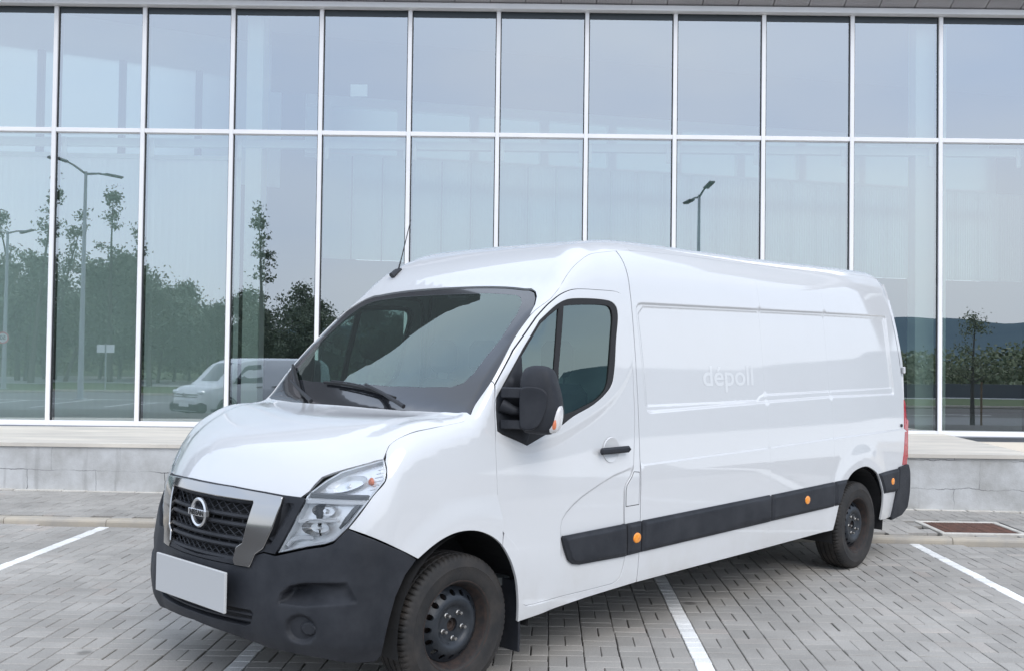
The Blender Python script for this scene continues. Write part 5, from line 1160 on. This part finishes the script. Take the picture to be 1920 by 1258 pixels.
# ------------------------------------------------------------------ plinth wall with its stone coping
plw = empty('plinth_wall', 'long low cracked grey rendered wall with a cream stone top below the glass facade', 'wall')
def ztop(x): return 0.577 + 0.0075 * (x + 6.2)
XE = 5.355
b = MB(); V = []; xs_ = np.linspace(-14, XE, 40)
for x in xs_: V += [(x, wall_y(x), 0.0), (x, wall_y(x), ztop(x) - 0.0405)]
n = len(xs_); Fq = [(2 * i, 2 * i + 2, 2 * i + 3, 2 * i + 1) for i in range(n - 1)]
V += [(XE, 13.6, 0.0), (XE, 13.6, ztop(XE) - 0.0405)]; Fq.append((2 * n - 2, 2 * n, 2 * n + 1, 2 * n - 1)); b.add(V, Fq); b.build('rendered_wall', M['plinth'], plw)
for k in range(8):
    x0, x1 = -14 + k * 2.425, -14 + (k + 1) * 2.425 - 0.0015
    if k == 7: x1 = XE + 0.02
    b = MB(); za, zc = ztop(x0), ztop(x1)
    P_ = [(x0, wall_y(x0) - 0.025, za), (x1, wall_y(x1) - 0.025, zc), (x1, 13.60, zc + 0.03), (x0, 13.60, za + 0.03)]
    V = P_ + [(p[0], p[1], p[2] - 0.04) for p in P_]
    b.add(V, [(0, 1, 2, 3), (4, 7, 6, 5), (0, 4, 5, 1), (1, 5, 6, 2), (2, 6, 7, 3), (3, 7, 4, 0)]); b.build('coping_slab', M['stone'], plw)
lw = empty('lower_wall', 'short lower cracked wall with a cream stone ledge past the right end of the long plinth', 'wall')
b = MB(); b.box(XE + 0.003, 9.5, wall_y(6.5) + 0.03, 13.58, 0.0, 0.408); b.build('rendered_wall', M['plinth'], lw)
b = MB(); b.box(XE + 0.026, 9.5, wall_y(6.5) - 0.0, 13.58, 0.4085, 0.455, 0.004); b.build('coping_slab', M['stone'], lw)
b = MB(); b.box(XE + 0.2, 9.5, 11.62, 11.9, 0.456, 0.60, 0.004); b.build('ledge_block', M['stone'], lw)

# ------------------------------------------------------------------ glazed building
bld = empty('glazed_building', 'modern hall with a tall glass curtain wall and white mullions under a grey soffit', 'building', loc=(0, 13.68, 0), rot=(0, -0.0038, 0))
ZB, ZBT, ZM0, ZM1, ZT0, ZT1 = 0.640, 0.708, 4.632, 4.690, 6.352, 6.425
DX = 1.2112; X0 = -6.775
ks = list(range(-4, 15))
for k in ks:
    x = X0 + DX * k
    b = MB(); b.box(x - 0.027, x + 0.027, -0.035, 0.13, ZB, ZT0 + 0.01, 0.003); b.build('mullion', M['alu'], bld)
    b = MB(); b.box(x - 0.040, x + 0.040, -0.004, 0.10, ZBT, ZT0); b.build('gasket', M['gasket'], bld)
for k in ks[:-1]:
    xa, xb = X0 + DX * k + 0.0275, X0 + DX * (k + 1) - 0.0275
    b = MB(); b.box(xa, xb, -0.030, 0.12, ZM0, ZM1, 0.003); b.box(xa + 0.013, xb - 0.013, -0.003, 0.1, ZM0 - 0.012, ZM0 - 0.0005); b.build('transom', M['alu'], bld)
    b = MB(); b.box(xa, xb, -0.033, 0.12, ZB, ZBT, 0.003); b.build('bottom_rail', M['alu'], bld)
    b = MB(); b.box(xa + 0.013, xb - 0.013, 0.002, 0.05, ZT0 - 0.078, ZT0 + 0.03); b.build('head_panel', M['dark_head'], bld)
    for (z0, z1) in ((ZBT, ZM0 - 0.0125), (ZM1, ZT0 - 0.0785)):
        b = MB(); b.box(xa + 0.0128, xb - 0.0128, 0.012, 0.036, z0 + 0.0005, z1); 
        me_o = b.build('glass_pane', M['facade_glass'], bld); me_o.data.materials.append(M['facade_back'])
        for p in me_o.data.polygons:
            if p.normal.y > -0.5: p.material_index = 1
        # panes never sit in perfectly the same plane
        c = Vector(((xa + xb) / 2, 0, (z0 + z1) / 2)); R_ = Matrix.Rotation(rng.normal(0, 0.0011), 4, 'Z') @ Matrix.Rotation(rng.normal(0, 0.0006), 4, 'X')
        me_o.data.transform(Matrix.Translation(c) @ R_ @ Matrix.Translation(-c))
xa, xb = X0 + DX * ks[0] - 0.03, X0 + DX * ks[-1] + 0.03
b = MB(); b.box(xa, xb, -0.13, 0.14, ZT0 + 0.011, ZT1 + 0.01, 0.004); b.build('fascia_trim', M['alu'], bld)
b = MB(); b.box(xa, xb, -0.045, 0.15, ZB - 0.012, ZB - 0.0005); b.box(xa, xb, 0.03, 0.16, ZB - 0.10, ZB - 0.0125); b.build('sill_flashing', M['hall_grey'], bld)
b = MB(); b.box(XE - 0.4, xb, -0.075, 0.02, 0.0, ZB - 0.07); b.build('base_wall', M['stone'], bld)
for k in range(-26, 32):
    x0 = 0.13 + k * 0.481; b = MB(); ta = math.tan(math.radians(15.6))
    L_ = 0.32; z0 = ZT1 + 0.012
    for r in range(12):
        xx = x0 + 0.012 + r * 0.0385; b.add([(xx, -0.085, z0), (xx + 0.028, -0.085, z0), (xx + 0.028, -L_, z0 + L_ * ta), (xx, -L_, z0 + L_ * ta)], [(0, 1, 2, 3)][::1])
    b.add([(x0 + 0.004, -0.084, z0 + 0.008), (x0 + 0.477, -0.084, z0 + 0.008), (x0 + 0.477, -L_, z0 + 0.008 + L_ * ta), (x0 + 0.004, -L_, z0 + 0.008 + L_ * ta)], [(0, 1, 2, 3)])
    b.build('soffit_panel', M['soffit'], bld)
b = MB(); b.box(-14, 14, -0.38, 0.3, ZT1 + 0.15, ZT1 + 0.42); b.box(-14, 14, -0.38, -0.325, ZT1 + 0.09, ZT1 + 0.149); b.box(-14, 14, -0.08, 0.2, ZT1 + 0.04, ZT1 + 0.145); b.build('roof_edge', M['soffit'], bld)
for k in range(14):
    b = MB(); b.box(-14 + 2 * k + 0.006, -12 + 2 * k - 0.006, -0.04, 0.3, ZT1 + 0.43, ZT1 + 3.85); b.build('upper_cladding', M['cladding'], bld)
# inside
b = MB(); b.box(-14, 13, 0.16, 8.5, 0.40, 0.55); b.build('hall_floor', M['hall_grey'], bld)
b = MB(); cl_ = [(-14, 0.2), (13, 0.2), (13, 8.4), (9.4, 7.75), (-4.1, 4.35), (-5.0, 4.95), (-13.0, 0.87), (-14, 0.5)]
b.add([(x, y, 7.35) for x, y in cl_] + [(x, y, 7.5) for x, y in cl_], [tuple(range(8))[::-1], tuple(range(8, 16))] + [(i, (i + 1) % 8, 8 + (i + 1) % 8, 8 + i) for i in range(8)]); b.build('hall_ceiling', M['hall_grey'], bld)
b = MB(); b.box(13, 13.2, 0.2, 8.5, 0.4, 7.5); b.box(-14.2, -14, 0.2, 8.5, 0.4, 7.5); b.box(9.4, 13, 8.0, 8.2, 0.4, 7.5); b.build('hall_end_wall', M['hall_dark'], bld)
for xc in (-4.20, 5.30):
    b = MB(); b.box(xc - 0.02 if xc < 0 else xc - 0.22, xc + 0.20 if xc < 0 else xc + 0.20, 0.20, 0.50, 0.55, 7.3); b.build('column', M['blind'], bld)
b = MB(); b.box(-13.9, 12.9, 0.18, 0.30, 4.49, 4.60); b.build('transom_beam', M['hall_white'], bld)
for k in ks[:-1]:
    for q in (0.06, DX - 0.06):
        b = MB(); x = X0 + DX * k + q; b.box(x - 0.03, x + 0.03, 0.14, 0.18, 4.33, 4.60, 0.01); b.build('bracket', M['alu'], bld) 
# white blinds in the left bays
for k in range(-4, 2):
    xa, xb = X0 + DX * k - 0.004, X0 + DX * (k + 1) + 0.004
    b = MB(); V = []; n = 40
    for i in range(n + 1):
        x = xa + (xb - xa) * i / n; y = 0.42 + 0.02 * (k % 2) + 0.006 * math.sin(i * 1.9 + k); V += [(x, y, 0.56), (x, y, 4.36 - 0.012 * k)]
    b.add(V, [(2 * i, 2 * i + 2, 2 * i + 3, 2 * i + 1) for i in range(n)], True); b.box(xa + 0.006, xb - 0.006, 0.38, 0.47, 4.362 - 0.012 * k, 4.42 - 0.012 * k); b.build('window_blind', M['blind'], bld)
# translucent panel wall running back through the hall, beam and posts above it
A_, B_ = np.array([-4.1, 18.0 - 13.68]), np.array([9.4, 21.4 - 13.68]); dv = (B_ - A_) / np.linalg.norm(B_ - A_); nv = np.array([-dv[1], dv[0]]); LW = np.linalg.norm(B_ - A_)
def seg(mb, s0, s1, z0, z1, t0=0.0, t1=0.06):
    P_ = [A_ + dv * s0 + nv * t0, A_ + dv * s1 + nv * t0, A_ + dv * s1 + nv * t1, A_ + dv * s0 + nv * t1]
    V = [(p[0], p[1], z0) for p in P_] + [(p[0], p[1], z1) for p in P_]; mb.add(V, [(0, 3, 2, 1), (4, 5, 6, 7), (0, 1, 5, 4), (1, 2, 6, 5), (2, 3, 7, 6), (3, 0, 4, 7)])
for k in range(int(LW / 0.545) + 6):
    b = MB(); seg(b, k * 0.545 - 0.02, k * 0.545 + 0.02, 3.35, 5.23, 0.062, 0.10); b.build('panel_post', M['hall_grey'], bld)
    b = MB(); seg(b, k * 0.545 + 0.012, k * 0.545 + 0.533, 3.35, 5.23)
    for r in range(9): seg(b, k * 0.545 + 0.03 + r * 0.055, k * 0.545 + 0.04 + r * 0.055, 3.36, 5.22, -0.012, -0.0005)
    b.build('wall_panel', M['hall_panel'], bld)
b = MB(); seg(b, 0, LW, 4.62, 4.82, 0.065, 0.16); seg(b, -0.3, LW, 6.12, 6.30, 0.0, 0.2); seg(b, -0.3, LW, 5.231, 5.27, -0.02, 0.08); b.build('hall_beam', M['hall_white'], bld)
for k in range(10):
    b = MB(); seg(b, k * 1.35, k * 1.35 + 0.16, 5.27, 6.12, 0.0, 0.16); b.build('hall_post', M['hall_white'], bld)
b = MB(); seg(b, -0.3, LW + 3, 5.20, 6.14, 0.205, 0.23); b.build('clerestory', M['hall_panel'], bld)
b = MB(); seg(b, -0.9, LW + 3, 0.5, 3.34, 0.0, 0.1); seg(b, -0.9, LW + 3, 6.31, 7.36, 0.02, 0.12); b.box(-6.7, -3.6, 5.0, 5.1, 0.5, 7.36); b.box(12.0, 12.2, 6.5, 9.5, 0.4, 7.4); b.build('hall_back_wall', M['hall_dark'], bld)
b = MB(); b.add([(-13.0, 0.86, 6.66), (-5.0, 4.94, 6.66), (-5.0, 4.94, 7.36), (-13.0, 0.86, 7.36)], [(0, 1, 2, 3)]); b.build('side_wall', M['hall_white'], bld)
b = MB(); b.add([(-13.0, 0.22 + 0.6, 4.7), (-5.0, 4.9, 4.7), (-5.0, 4.9, 6.65), (-13.0, 0.82, 6.65)], [(0, 1, 2, 3)]); b.build('side_screen', M['hall_panel'], bld)
for t in (0.28, 0.42, 0.56, 0.70, 0.84):
    x = -13 + 8 * t; y = 0.82 + 4.08 * t; b = MB(); b.box(x - 0.05, x + 0.05, y - 0.12, y - 0.03, 4.7, 6.66); b.build('screen_post', M['hall_grey'], bld)
b = MB(); b.box(-2.84, -2.60, 0.5, 0.52, 5.30, 5.47); b.build('notice', M['sign_white'], bld)
# ------------------------------------------------------------------ what stands behind the camera and shows in the glass
GZ = -0.50
b = MB(); b.box(-120, 120, -31.5, -20.0, GZ - 0.2, GZ + 0.02); V = b.build('lawn', M['grass'], kind='structure')
b = MB(); b.box(-120, 8, -20.0, -4.0, GZ - 0.2, GZ + 0.012); b.box(8, 120, -12.0, -4.0, GZ - 0.2, GZ + 0.012); b.build('car_park_asphalt', M['asphalt'], kind='structure')
b = MB(); b.box(-120, 120, -44.0, -31.5, GZ - 0.2, GZ + 0.03); b.build('road', M['road_light'], kind='structure')
b = MB(); b.box(-120, 120, -400.0, -44.0, GZ - 0.2, GZ + 0.0); b.build('field', M['grass'], kind='structure')
b = MB()
for k in range(-8, 9): b.box(k * 2.6 - 8.1, k * 2.6 - 8.0, -13.5, -8.6, GZ + 0.013, GZ + 0.017)
b.box(-28, 18, -13.62, -13.5, GZ + 0.013, GZ + 0.017); b.build('bay_markings', M['sign_white'], kind='structure')
b = MB(); b.box(-60, 60, -20.15, -20.0, GZ, GZ + 0.12, 0.01); b.build('lawn_kerb', M['kerb'], kind='structure')
# hills
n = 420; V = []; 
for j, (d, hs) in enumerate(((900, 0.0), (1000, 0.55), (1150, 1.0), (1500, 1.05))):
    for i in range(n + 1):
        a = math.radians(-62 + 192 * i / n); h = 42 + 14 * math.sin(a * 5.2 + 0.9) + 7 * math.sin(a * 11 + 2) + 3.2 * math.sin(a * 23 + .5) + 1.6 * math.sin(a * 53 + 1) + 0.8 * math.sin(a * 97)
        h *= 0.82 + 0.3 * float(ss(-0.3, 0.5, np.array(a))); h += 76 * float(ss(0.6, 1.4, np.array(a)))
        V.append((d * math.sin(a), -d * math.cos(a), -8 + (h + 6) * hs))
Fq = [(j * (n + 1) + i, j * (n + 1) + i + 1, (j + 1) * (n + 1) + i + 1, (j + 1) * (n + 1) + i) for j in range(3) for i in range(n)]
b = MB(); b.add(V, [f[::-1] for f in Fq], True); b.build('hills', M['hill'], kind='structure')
b = MB(); b.add([(-1500, -60, -0.9), (1500, -60, -0.9), (1500, -1600, -8.5), (-1500, -1600, -8.5)], [(0, 3, 2, 1)]); b.build('plain', M['grass'], kind='structure')

def tree_meshes(h, spread, kind, seed):
    r = np.random.default_rng(seed); tk = MB(); tips = []
    lean = r.normal(0, 0.03, 2)
    tk.tube([(lean[0] * z * 4 * (z / h), lean[1] * z * 4, z) for z in np.linspace(-0.3, h * 0.96, 10)], np.linspace(0.05 + 0.012 * h, 0.012, 10), 7)
    nb = {'bushy': 34, 'tall': 20, 'young': 16}[kind]
    z0 = {'bushy': 0.10, 'tall': 0.55, 'young': 0.35}[kind]
    for k in range(nb):
        q = r.uniform(z0, 0.97); a = r.uniform(0, 6.28); L_ = spread * (1.15 - q) * r.uniform(0.5, 1.15) * (1.0 if kind != 'tall' else 0.7)
        s0 = np.array([lean[0] * q * h * 4 * q, lean[1] * q * h * 4, q * h]); up = r.uniform(0.15, 0.7)
        L_ = L_ * (1.5 if r.uniform() < 0.2 else 1.0); e = s0 + np.array([math.cos(a) * L_, math.sin(a) * L_, L_ * up * (1.6 if kind == 'bushy' else 1.0)]); m_ = (s0 + e) / 2 + r.normal(0, 0.06 * L_, 3)
        tk.tube([s0, m_, e], (0.035 * (1.2 - q), 0.022 * (1.2 - q), 0.006), 5, cap=False); tips += [s0 * 0.3 + e * 0.7, e, m_]
    tips.append(np.array([lean[0] * h * 4, lean[1] * h * 4, h]))
    tips = np.array(tips); nl = {'bushy': 7000, 'tall': 850, 'young': 1500}[kind]
    wgt = r.uniform(0.1, 1.0, len(tips)) ** 1.6; C = tips[r.choice(len(tips), nl, p=wgt / wgt.sum())]
    sg = {'bushy': 0.21 * spread, 'tall': 0.16 * spread, 'young': 0.24 * spread}[kind]
    cl = r.normal(0, 1, (len(tips), 3)); 
    P = C + r.normal(0, 1, (nl, 3)) * [sg * 0.6, sg * 0.6, sg * 0.42]
    P[:, 2] = np.maximum(P[:, 2], 0.15)
    s_ = r.uniform(0.06, 0.13, nl) * (1.0 if kind != 'young' else 0.45) * (1.25 if kind == 'bushy' else 1.0)
    u = r.normal(0, 1, (nl, 3)); u /= np.linalg.norm(u, axis=1)[:, None]; w = np.cross(u, r.normal(0, 1, (nl, 3))); w /= np.linalg.norm(w, axis=1)[:, None]
    u *= s_[:, None]; w *= s_[:, None] * 0.6
    V = np.stack([P - u, P - w * 0.9 , P + u, P + w], 1).reshape(-1, 3)
    keep = np.ones(len(V) // 4, bool); cr = MB(); cr.v = [tuple(p) for p in V]; cr.f = [(4 * i, 4 * i + 1, 4 * i + 2, 4 * i + 3) for i in range(nl)]; cr.sm = [False] * nl
    return tk, cr
def tree(name, x, y, h, spread, kind, seed, label, group=None, leaf='leaf', proto_=None, rz=0.0, sc=1.0):
    if proto_ is None:
        t = empty(name, label, 'tree', group, loc=(x, y, GZ)); tk, cr = tree_meshes(h, spread, kind, seed)
        tk.build('trunk', M['bark'], t); cr.build('crown', M[leaf], t); return t
    t = proto_.copy(); COL.objects.link(t); t.location = (x, y, GZ); t.rotation_euler = (0, 0, rz); t.scale = (sc, sc, sc); t['label'] = label
    if group: t['group'] = group
    for c in proto_.children:
        d = c.copy(); COL.objects.link(d); d.parent = t
    return t
TG = 'trees beyond the road reflected in the glass'
def refl(px, D): return ((px - 1027.6) * D / 1883.84, 27.36 - D)
spots = [(10, 70, 8.2), (85, 68, 7.6), (150, 70, 7.2), (222, 66, 7.4), (300, 65, 6.2), (360, 70, 6.4), (425, 72, 6.0), (595, 70, 5.4), (-40, 62, 7.2), (50, 64, 7.6), (120, 60, 7.4), (185, 66, 6.6), (262, 61, 6.6), (330, 68, 6.0), (395, 64, 4.9), (455, 70, 5.2), (500, 60, 4.6), (560, 66, 6.1), (625, 62, 4.6), (690, 68, 5.2), (760, 66, 4.6), (850, 70, 4.2), (-130, 66, 7.5), (-230, 64, 7.2)]
protos = []
places = ['behind the single-armed lamp at the far left', 'left of the double street lamp pole', 'just behind the double street lamp pole', 'above the pair of white sign panels', 'directly left of the small van, farther back', 'rearmost above the small van bonnet', 'rearmost above the small van windscreen', 'rearmost near the large van windscreen', 'just past the left edge of the glass seen', 'in front at the speed sign', 'in front left of the double lamp', 'in front right of the double lamp', 'right of the sign panels, nearer', 'above the small van bonnet, nearer', 'above the small van windscreen, nearer', 'above the small van door', 'at the foot of the slender dark tree', 'right of the slender dark tree', 'last one clear of the large van', 'hidden low behind the large van windscreen', 'hidden behind the large van cab', 'rightmost behind the large van roof', 'second past the left edge', 'third past the left edge']
for i, (px, D, h) in enumerate(spots):
    x, y = refl(px, D); lab = 'bushy tree in the reflected row, ' + places[i]
    if i < 4: protos.append(tree('bushy_tree', x, y, 7.0, 3.2, 'bushy', 11 + i, lab, TG)); protos[-1].scale = (h / 7.0,) * 3
    else: tree('bushy_tree', x, y, h, 3.2, 'bushy', 0, lab, TG, proto_=protos[i % 4], rz=i * 1.3, sc=h / 7.0)
for i, (px, D, h, lab) in enumerate(((35, 64, 11.6, 'thin wispy sapling stem between the far left lamp and the double lamp'), (60, 60, 12.4, 'tallest bare-stemmed tree rising thinly above the bushy row at the far left of the reflection'), (205, 60, 11.6, 'tall thin tree right of the double street lamp in the reflection'), (100, 63, 10.6, 'slim tree left of the double street lamp in the reflection'), (492, 56, 10.4, 'tall slender dark tree reflected in the fourth glass bay from the left'), (285, 58, 9.0, 'slim leafy tree between the sign panels and the small white van'))):
    x, y = refl(px, D); tree('slender_tree', x, y, h, 2.0, 'tall', 41 + i, lab)
x, y = refl(1822, 34); tree('young_tree', x, y, 3.75, 1.15, 'young', 77, 'young staked sapling reflected in the rightmost glass bay', leaf='leaf2')
st = empty('tree_stake', 'short wooden stake tied beside the young sapling', 'stake', loc=(x + 0.25, y + 0.1, GZ)); b = MB(); b.tube([(0, 0, -0.2), (0, 0, 1.5)], 0.035, 7); b.build('stake_post', M['wood'], st)
# scrub mass on the right and low ground cover beyond the road
r = np.random.default_rng(5); nl = 45000; xx = r.uniform(-60, 48, nl); yy = -46 - r.exponential(9, nl); base = 1.8 + 0.9 * (xx < -8) + 0.9 * np.sin(xx * 0.35) + 0.6 * np.sin(xx * 0.9 + 1)
base = base + 1.0 * (xx > 15)
zz = GZ + r.uniform(0, 1, nl) ** 0.7 * np.maximum(base, 0.5); P = np.stack([xx, yy, zz], 1); s_ = r.uniform(0.10, 0.24, nl); u = r.normal(0, 1, (nl, 3)); u /= np.linalg.norm(u, axis=1)[:, None]; w = np.cross(u, r.normal(0, 1, (nl, 3))); w /= np.linalg.norm(w, axis=1)[:, None]
u *= s_[:, None]; w *= s_[:, None] * 0.7; V = np.stack([P - u, P - w, P + u, P + w], 1).reshape(-1, 3); b = MB(); b.v = [tuple(p) for p in V]; b.f = [(4 * i, 4 * i + 1, 4 * i + 2, 4 * i + 3) for i in range(nl)]; b.sm = [False] * nl
b.build('undergrowth', M['leaf2'], kind='stuff')
b = MB(); b.box(14, 60, -33.4, -33.1, GZ, GZ + 0.85); tag(b.build('boundary_wall', M['hall_dark']), 'low black wall along the far side of the road, reflected at the right', 'wall')
# street lamps
def lamp(x, y, h, heads, label):
    t = empty('street_lamp', label, 'street lamp', 'street lamps along the road behind the camera', loc=(x, y, GZ))
    b = MB(); b.tube([(0, 0, 0), (0, 0, 0.9), (0, 0, h)], (0.13, 0.11, 0.06), 10); b.build('pole', M['galv'], t)
    b = MB(); b.box(-0.2, 0.2, -0.2, 0.2, 0, 0.04, 0.01); b.build('base_plate', M['galv'], t)
    for (dx, dy, dz_) in heads:
        b = MB(); b.tube([(0, 0, h - 0.1), (dx * 0.5, dy * 0.5, h + dz_ * 0.5), (dx, dy, h + dz_)], (0.05, 0.04, 0.035), 8); b.build('arm', M['lamp_head'], t)
        b = MB(); b.box(-0.42, 0.30, -0.14, 0.14, -0.05, 0.04, 0.03); 
        o = b.build('lamp_head', M['lamp_head'], t, loc=(dx * 1.15, dy * 1.15, h + dz_)); o.rotation_euler = (0, -0.25 if dz_ > 0 else 0.1, math.atan2(dy, dx))
    return t
x, y = refl(150, 41); lamp(x, y, 9.3, ((-0.75, 0.6, 0.42), (0.80, -0.6, -0.05)), 'tall double-armed street lamp reflected in the second glass bay from the left')
x, y = refl(1308, 44); lamp(x, y, 9.3, ((0.25, 0.9, 0.30), (-0.30, -0.9, -0.15)), 'double-armed street lamp reflected above the van roof, right of the middle')
x, y = refl(9, 51); lp_ = lamp(x, y, 8.0, ((0.95, 0.1, 0.02),), 'single-armed street lamp carrying a round speed sign, reflected at the far left edge')
sg_ = empty('speed_sign', 'round red-rimmed speed limit sign reading 50 on the lamp post at far left', 'road sign', loc=(x, y + 0.16, 2.1))
b = MB(); b.lathe([(0.0, 0.02), (0.30, 0.02), (0.30, 0.0), (0.0, 0.0)], 28, 'y'); b.f = [f[::-1] for f in b.f]; b.build('sign_plate', M['sign_white'], sg_)
b = MB(); b.lathe([(0.235, 0.020), (0.235, 0.026), (0.30, 0.026), (0.30, 0.020)], 28, 'y'); b.f = [f[::-1] for f in b.f]; b.build('sign_rim', M['sign_red'], sg_)
me = text_mesh('50', 0.30, 0.003); me.materials.clear(); me.materials.append(M['sign_black']); o = link('sign_lettering', me, sg_); o.rotation_euler = (math.radians(90), 0, math.radians(180)); o.location = (0, 0.03, 0)
x, y = refl(196, 50); sp_ = empty('information_sign', 'pair of small square white panels on one post beside the lawn in the reflection', 'sign', loc=(x, y, GZ))
b = MB(); b.tube([(0, 0, 0), (0, 0, 2.3)], 0.035, 8); b.build('post', M['galv'], sp_)
for sx_ in (-0.24, 0.24):
    b = MB(); b.box(sx_ - 0.20, sx_ + 0.20, 0.03, 0.05, 1.85, 2.25, 0.004); b.build('sign_panel', M['sign_white'], sp_)

# small white van parked behind the camera, seen in the glass
sx0, sy0 = refl(432, 33.0)
sv = empty('small_van', 'small white van across the car park, reflected in the glass beside the large van', 'van', loc=(-9.62, sy0, GZ + 0.012), rot=(0, 0, math.radians(128)))
def loft(stations, m, name, parent, inner=None):
    V = []; rows = []
    n = len(stations[0][1])
    for x, sec in stations: V += [(x, y, z) for y, z in sec]
    Fq = [(i * n + k, i * n + k + 1, (i + 1) * n + k + 1, (i + 1) * n + k) for i in range(len(stations) - 1) for k in range(n - 1)]
    return V, Fq
top2 = pchip([-2.45, -2.38, -2.0, 0.2, 0.75, 1.05, 1.72, 1.80, 2.20, 2.42, 2.50], [1.74, 1.86, 1.895, 1.905, 1.86, 1.76, 1.16, 1.12, 1.04, 0.88, 0.62])
hw2 = pchip([-2.45, -2.3, 1.6, 2.1, 2.35, 2.5], [0.88, 0.92, 0.93, 0.90, 0.80, 0.62])
st_ = []
for x in np.concatenate([np.linspace(-2.45, 0.2, 14), np.linspace(0.35, 1.75, 16), np.linspace(1.8, 2.5, 14)]):
    T_ = float(top2(x)); W_ = float(hw2(x)); sec = []
    for y_, z_ in ((1.0, 0.28), (1.02, 0.55), (1.015, 0.85), (0.98, 1.08)): 
        if z_ < T_ - 0.1: sec.append((W_ * y_, z_))
        else: sec.append((W_ * 0.985, max(T_ - 0.1 - 0.02 * (1.1 - z_), 0.3)))
    zz_ = max(T_ - 0.02, 0.32); mid = min(1.08, zz_ - 0.08)
    sec += [(W_ * 0.93, mid + (zz_ - mid) * 0.45), (W_ * 0.87, mid + (zz_ - mid) * 0.8), (W_ * 0.80, mid + (zz_ - mid) * 0.95), (W_ * 0.6, zz_ + 0.012), (0.0, zz_ + 0.02)]
    sec = sec + [(-y_, z_) for y_, z_ in sec[:-1][::-1]]; st_.append((x, sec))
V, Fq = loft(st_, None, '', None); b = MB(); b.add(V, Fq, True); n_ = len(st_[0][1]); b.add([V[i] for i in range(n_)], [tuple(range(n_))[::-1]]); b.add([V[-n_ + i] for i in range(n_)], [tuple(range(n_))]); b.build('body', M['paint'], sv)
def onsv(x, s, z): # side point of the small van
    T_ = float(top2(x)); W_ = float(hw2(x)); zz_ = T_ - 0.02; return (x, s * W_ * float(np.interp(z, [0.28, 0.55, 0.85, 1.08, 1.08 + (zz_ - 1.08) * 0.45, 1.08 + (zz_ - 1.08) * 0.8, zz_], [1.0, 1.02, 1.015, 0.98, 0.93, 0.87, 0.80])) + s * 0.006, z)
b = MB()
xs_ = np.linspace(1.08, 1.66, 6); V = []
for x in xs_:
    for y in np.linspace(-0.72, 0.72, 7): V.append((x + 0.012 - 0.10 * (abs(y) / 0.72) ** 2 * 0.5, y, float(top2(x)) + 0.012 - 0.03 * (abs(y) / 0.72) ** 2))
b.add(V, [(i * 7 + k, i * 7 + k + 1, (i + 1) * 7 + k + 1, (i + 1) * 7 + k) for i in range(5) for k in range(6)], True); b.f = [f[::-1] for f in b.f]; b.build('windscreen', M['carglass'], sv)
for s_ in (1, -1):
    b = MB(); pts = [onsv(x, s_, z) for x, z in ((0.30, 1.12), (1.38, 1.12), (1.30, 1.20), (0.92, 1.62), (0.78, 1.68), (0.30, 1.70))]; b.add(pts, [tuple(range(6)) if s_ < 0 else tuple(range(6))[::-1]]); b.build('side_window', M['carglass'], sv)
    b = MB(); b.box(0.35, 0.55, s_ * 0.945, s_ * 0.975, 0.98, 1.01, 0.005); b.build('door_handle', M['gasket'], sv)
    b = MB(); b.box(-0.05, -0.25, s_ * 0.945, s_ * 0.975, 0.98, 1.01, 0.005); b.build('door_handle', M['gasket'], sv)
    b = MB(); b.box(1.22, 1.38, s_ * 0.97, s_ * 1.14, 1.10, 1.30, 0.04); b.build('door_mirror', BP, sv)
    b = MB(); b.box(2.22, 2.44, s_ * 0.52, s_ * 0.80, 0.80, 0.92, 0.04); b.build('headlamp', M['reflector'], sv)
    b = MB(); b.box(-2.3, 2.2, s_ * 0.93, s_ * 0.955, 0.28, 0.36, 0.008); b.build('sill_trim', BP, sv)
    for x in (1.60, -1.55):
        w = empty('wheel', parent=sv, loc=(x, s_ * 0.80, 0.33))
        if s_ < 0: w.rotation_euler = (0, 0, math.pi)
        b = MB(); b.lathe([(0.20, 0.15), (0.26, 0.165), (0.31, 0.155), (0.33, 0.12), (0.33, -0.05), (0.2, -0.07)], 36, 'y'); b.build('tyre', M['tyre'], w)
        b = MB(); b.lathe([(0.0, 0.14), (0.06, 0.145), (0.12, 0.12), (0.19, 0.15), (0.205, 0.152), (0.205, 0.1)], 30, 'y'); b.build('rim', M['lamp_grey'], w)
        b = MB(); b.lathe([(0.0, 0.1525), (0.375, 0.1525), (0.375, -0.1), (0.0, -0.1)], 30, 'y') if False else b.lathe([(0.335, 0.150), (0.385, 0.150), (0.385, 0.146)], 36, 'y'); b.build('wheel_arch', BP, w)
b = MB(); b.box(2.20, 2.52, -0.86, 0.86, 0.24, 0.56, 0.08); b.build('front_bumper', BP, sv)
for zz in (0.72, 0.80):
    b = MB(); b.box(2.40, 2.50, -0.62, 0.62, zz - 0.012, zz + 0.012, 0.006); b.build('grille_bar', M['chrome'], sv)
for zz in (0.755, 0.815):
    b = MB(); 
    for s_ in (-1, 1): b.tube([(2.52, s_ * 0.10, zz - 0.045), (2.525, 0.0, zz + 0.02)], 0.014, 5)
    b.build('badge_chevron', M['chrome'], sv)
b = MB(); b.box(2.515, 2.53, -0.26, 0.26, 0.42, 0.53, 0.003); b.build('number_plate', M['sign_white'], sv)
b = MB(); b.box(2.30, 2.475, -0.60, 0.60, 0.63, 0.70, 0.02); b.build('air_intake', M['gasket'], sv)
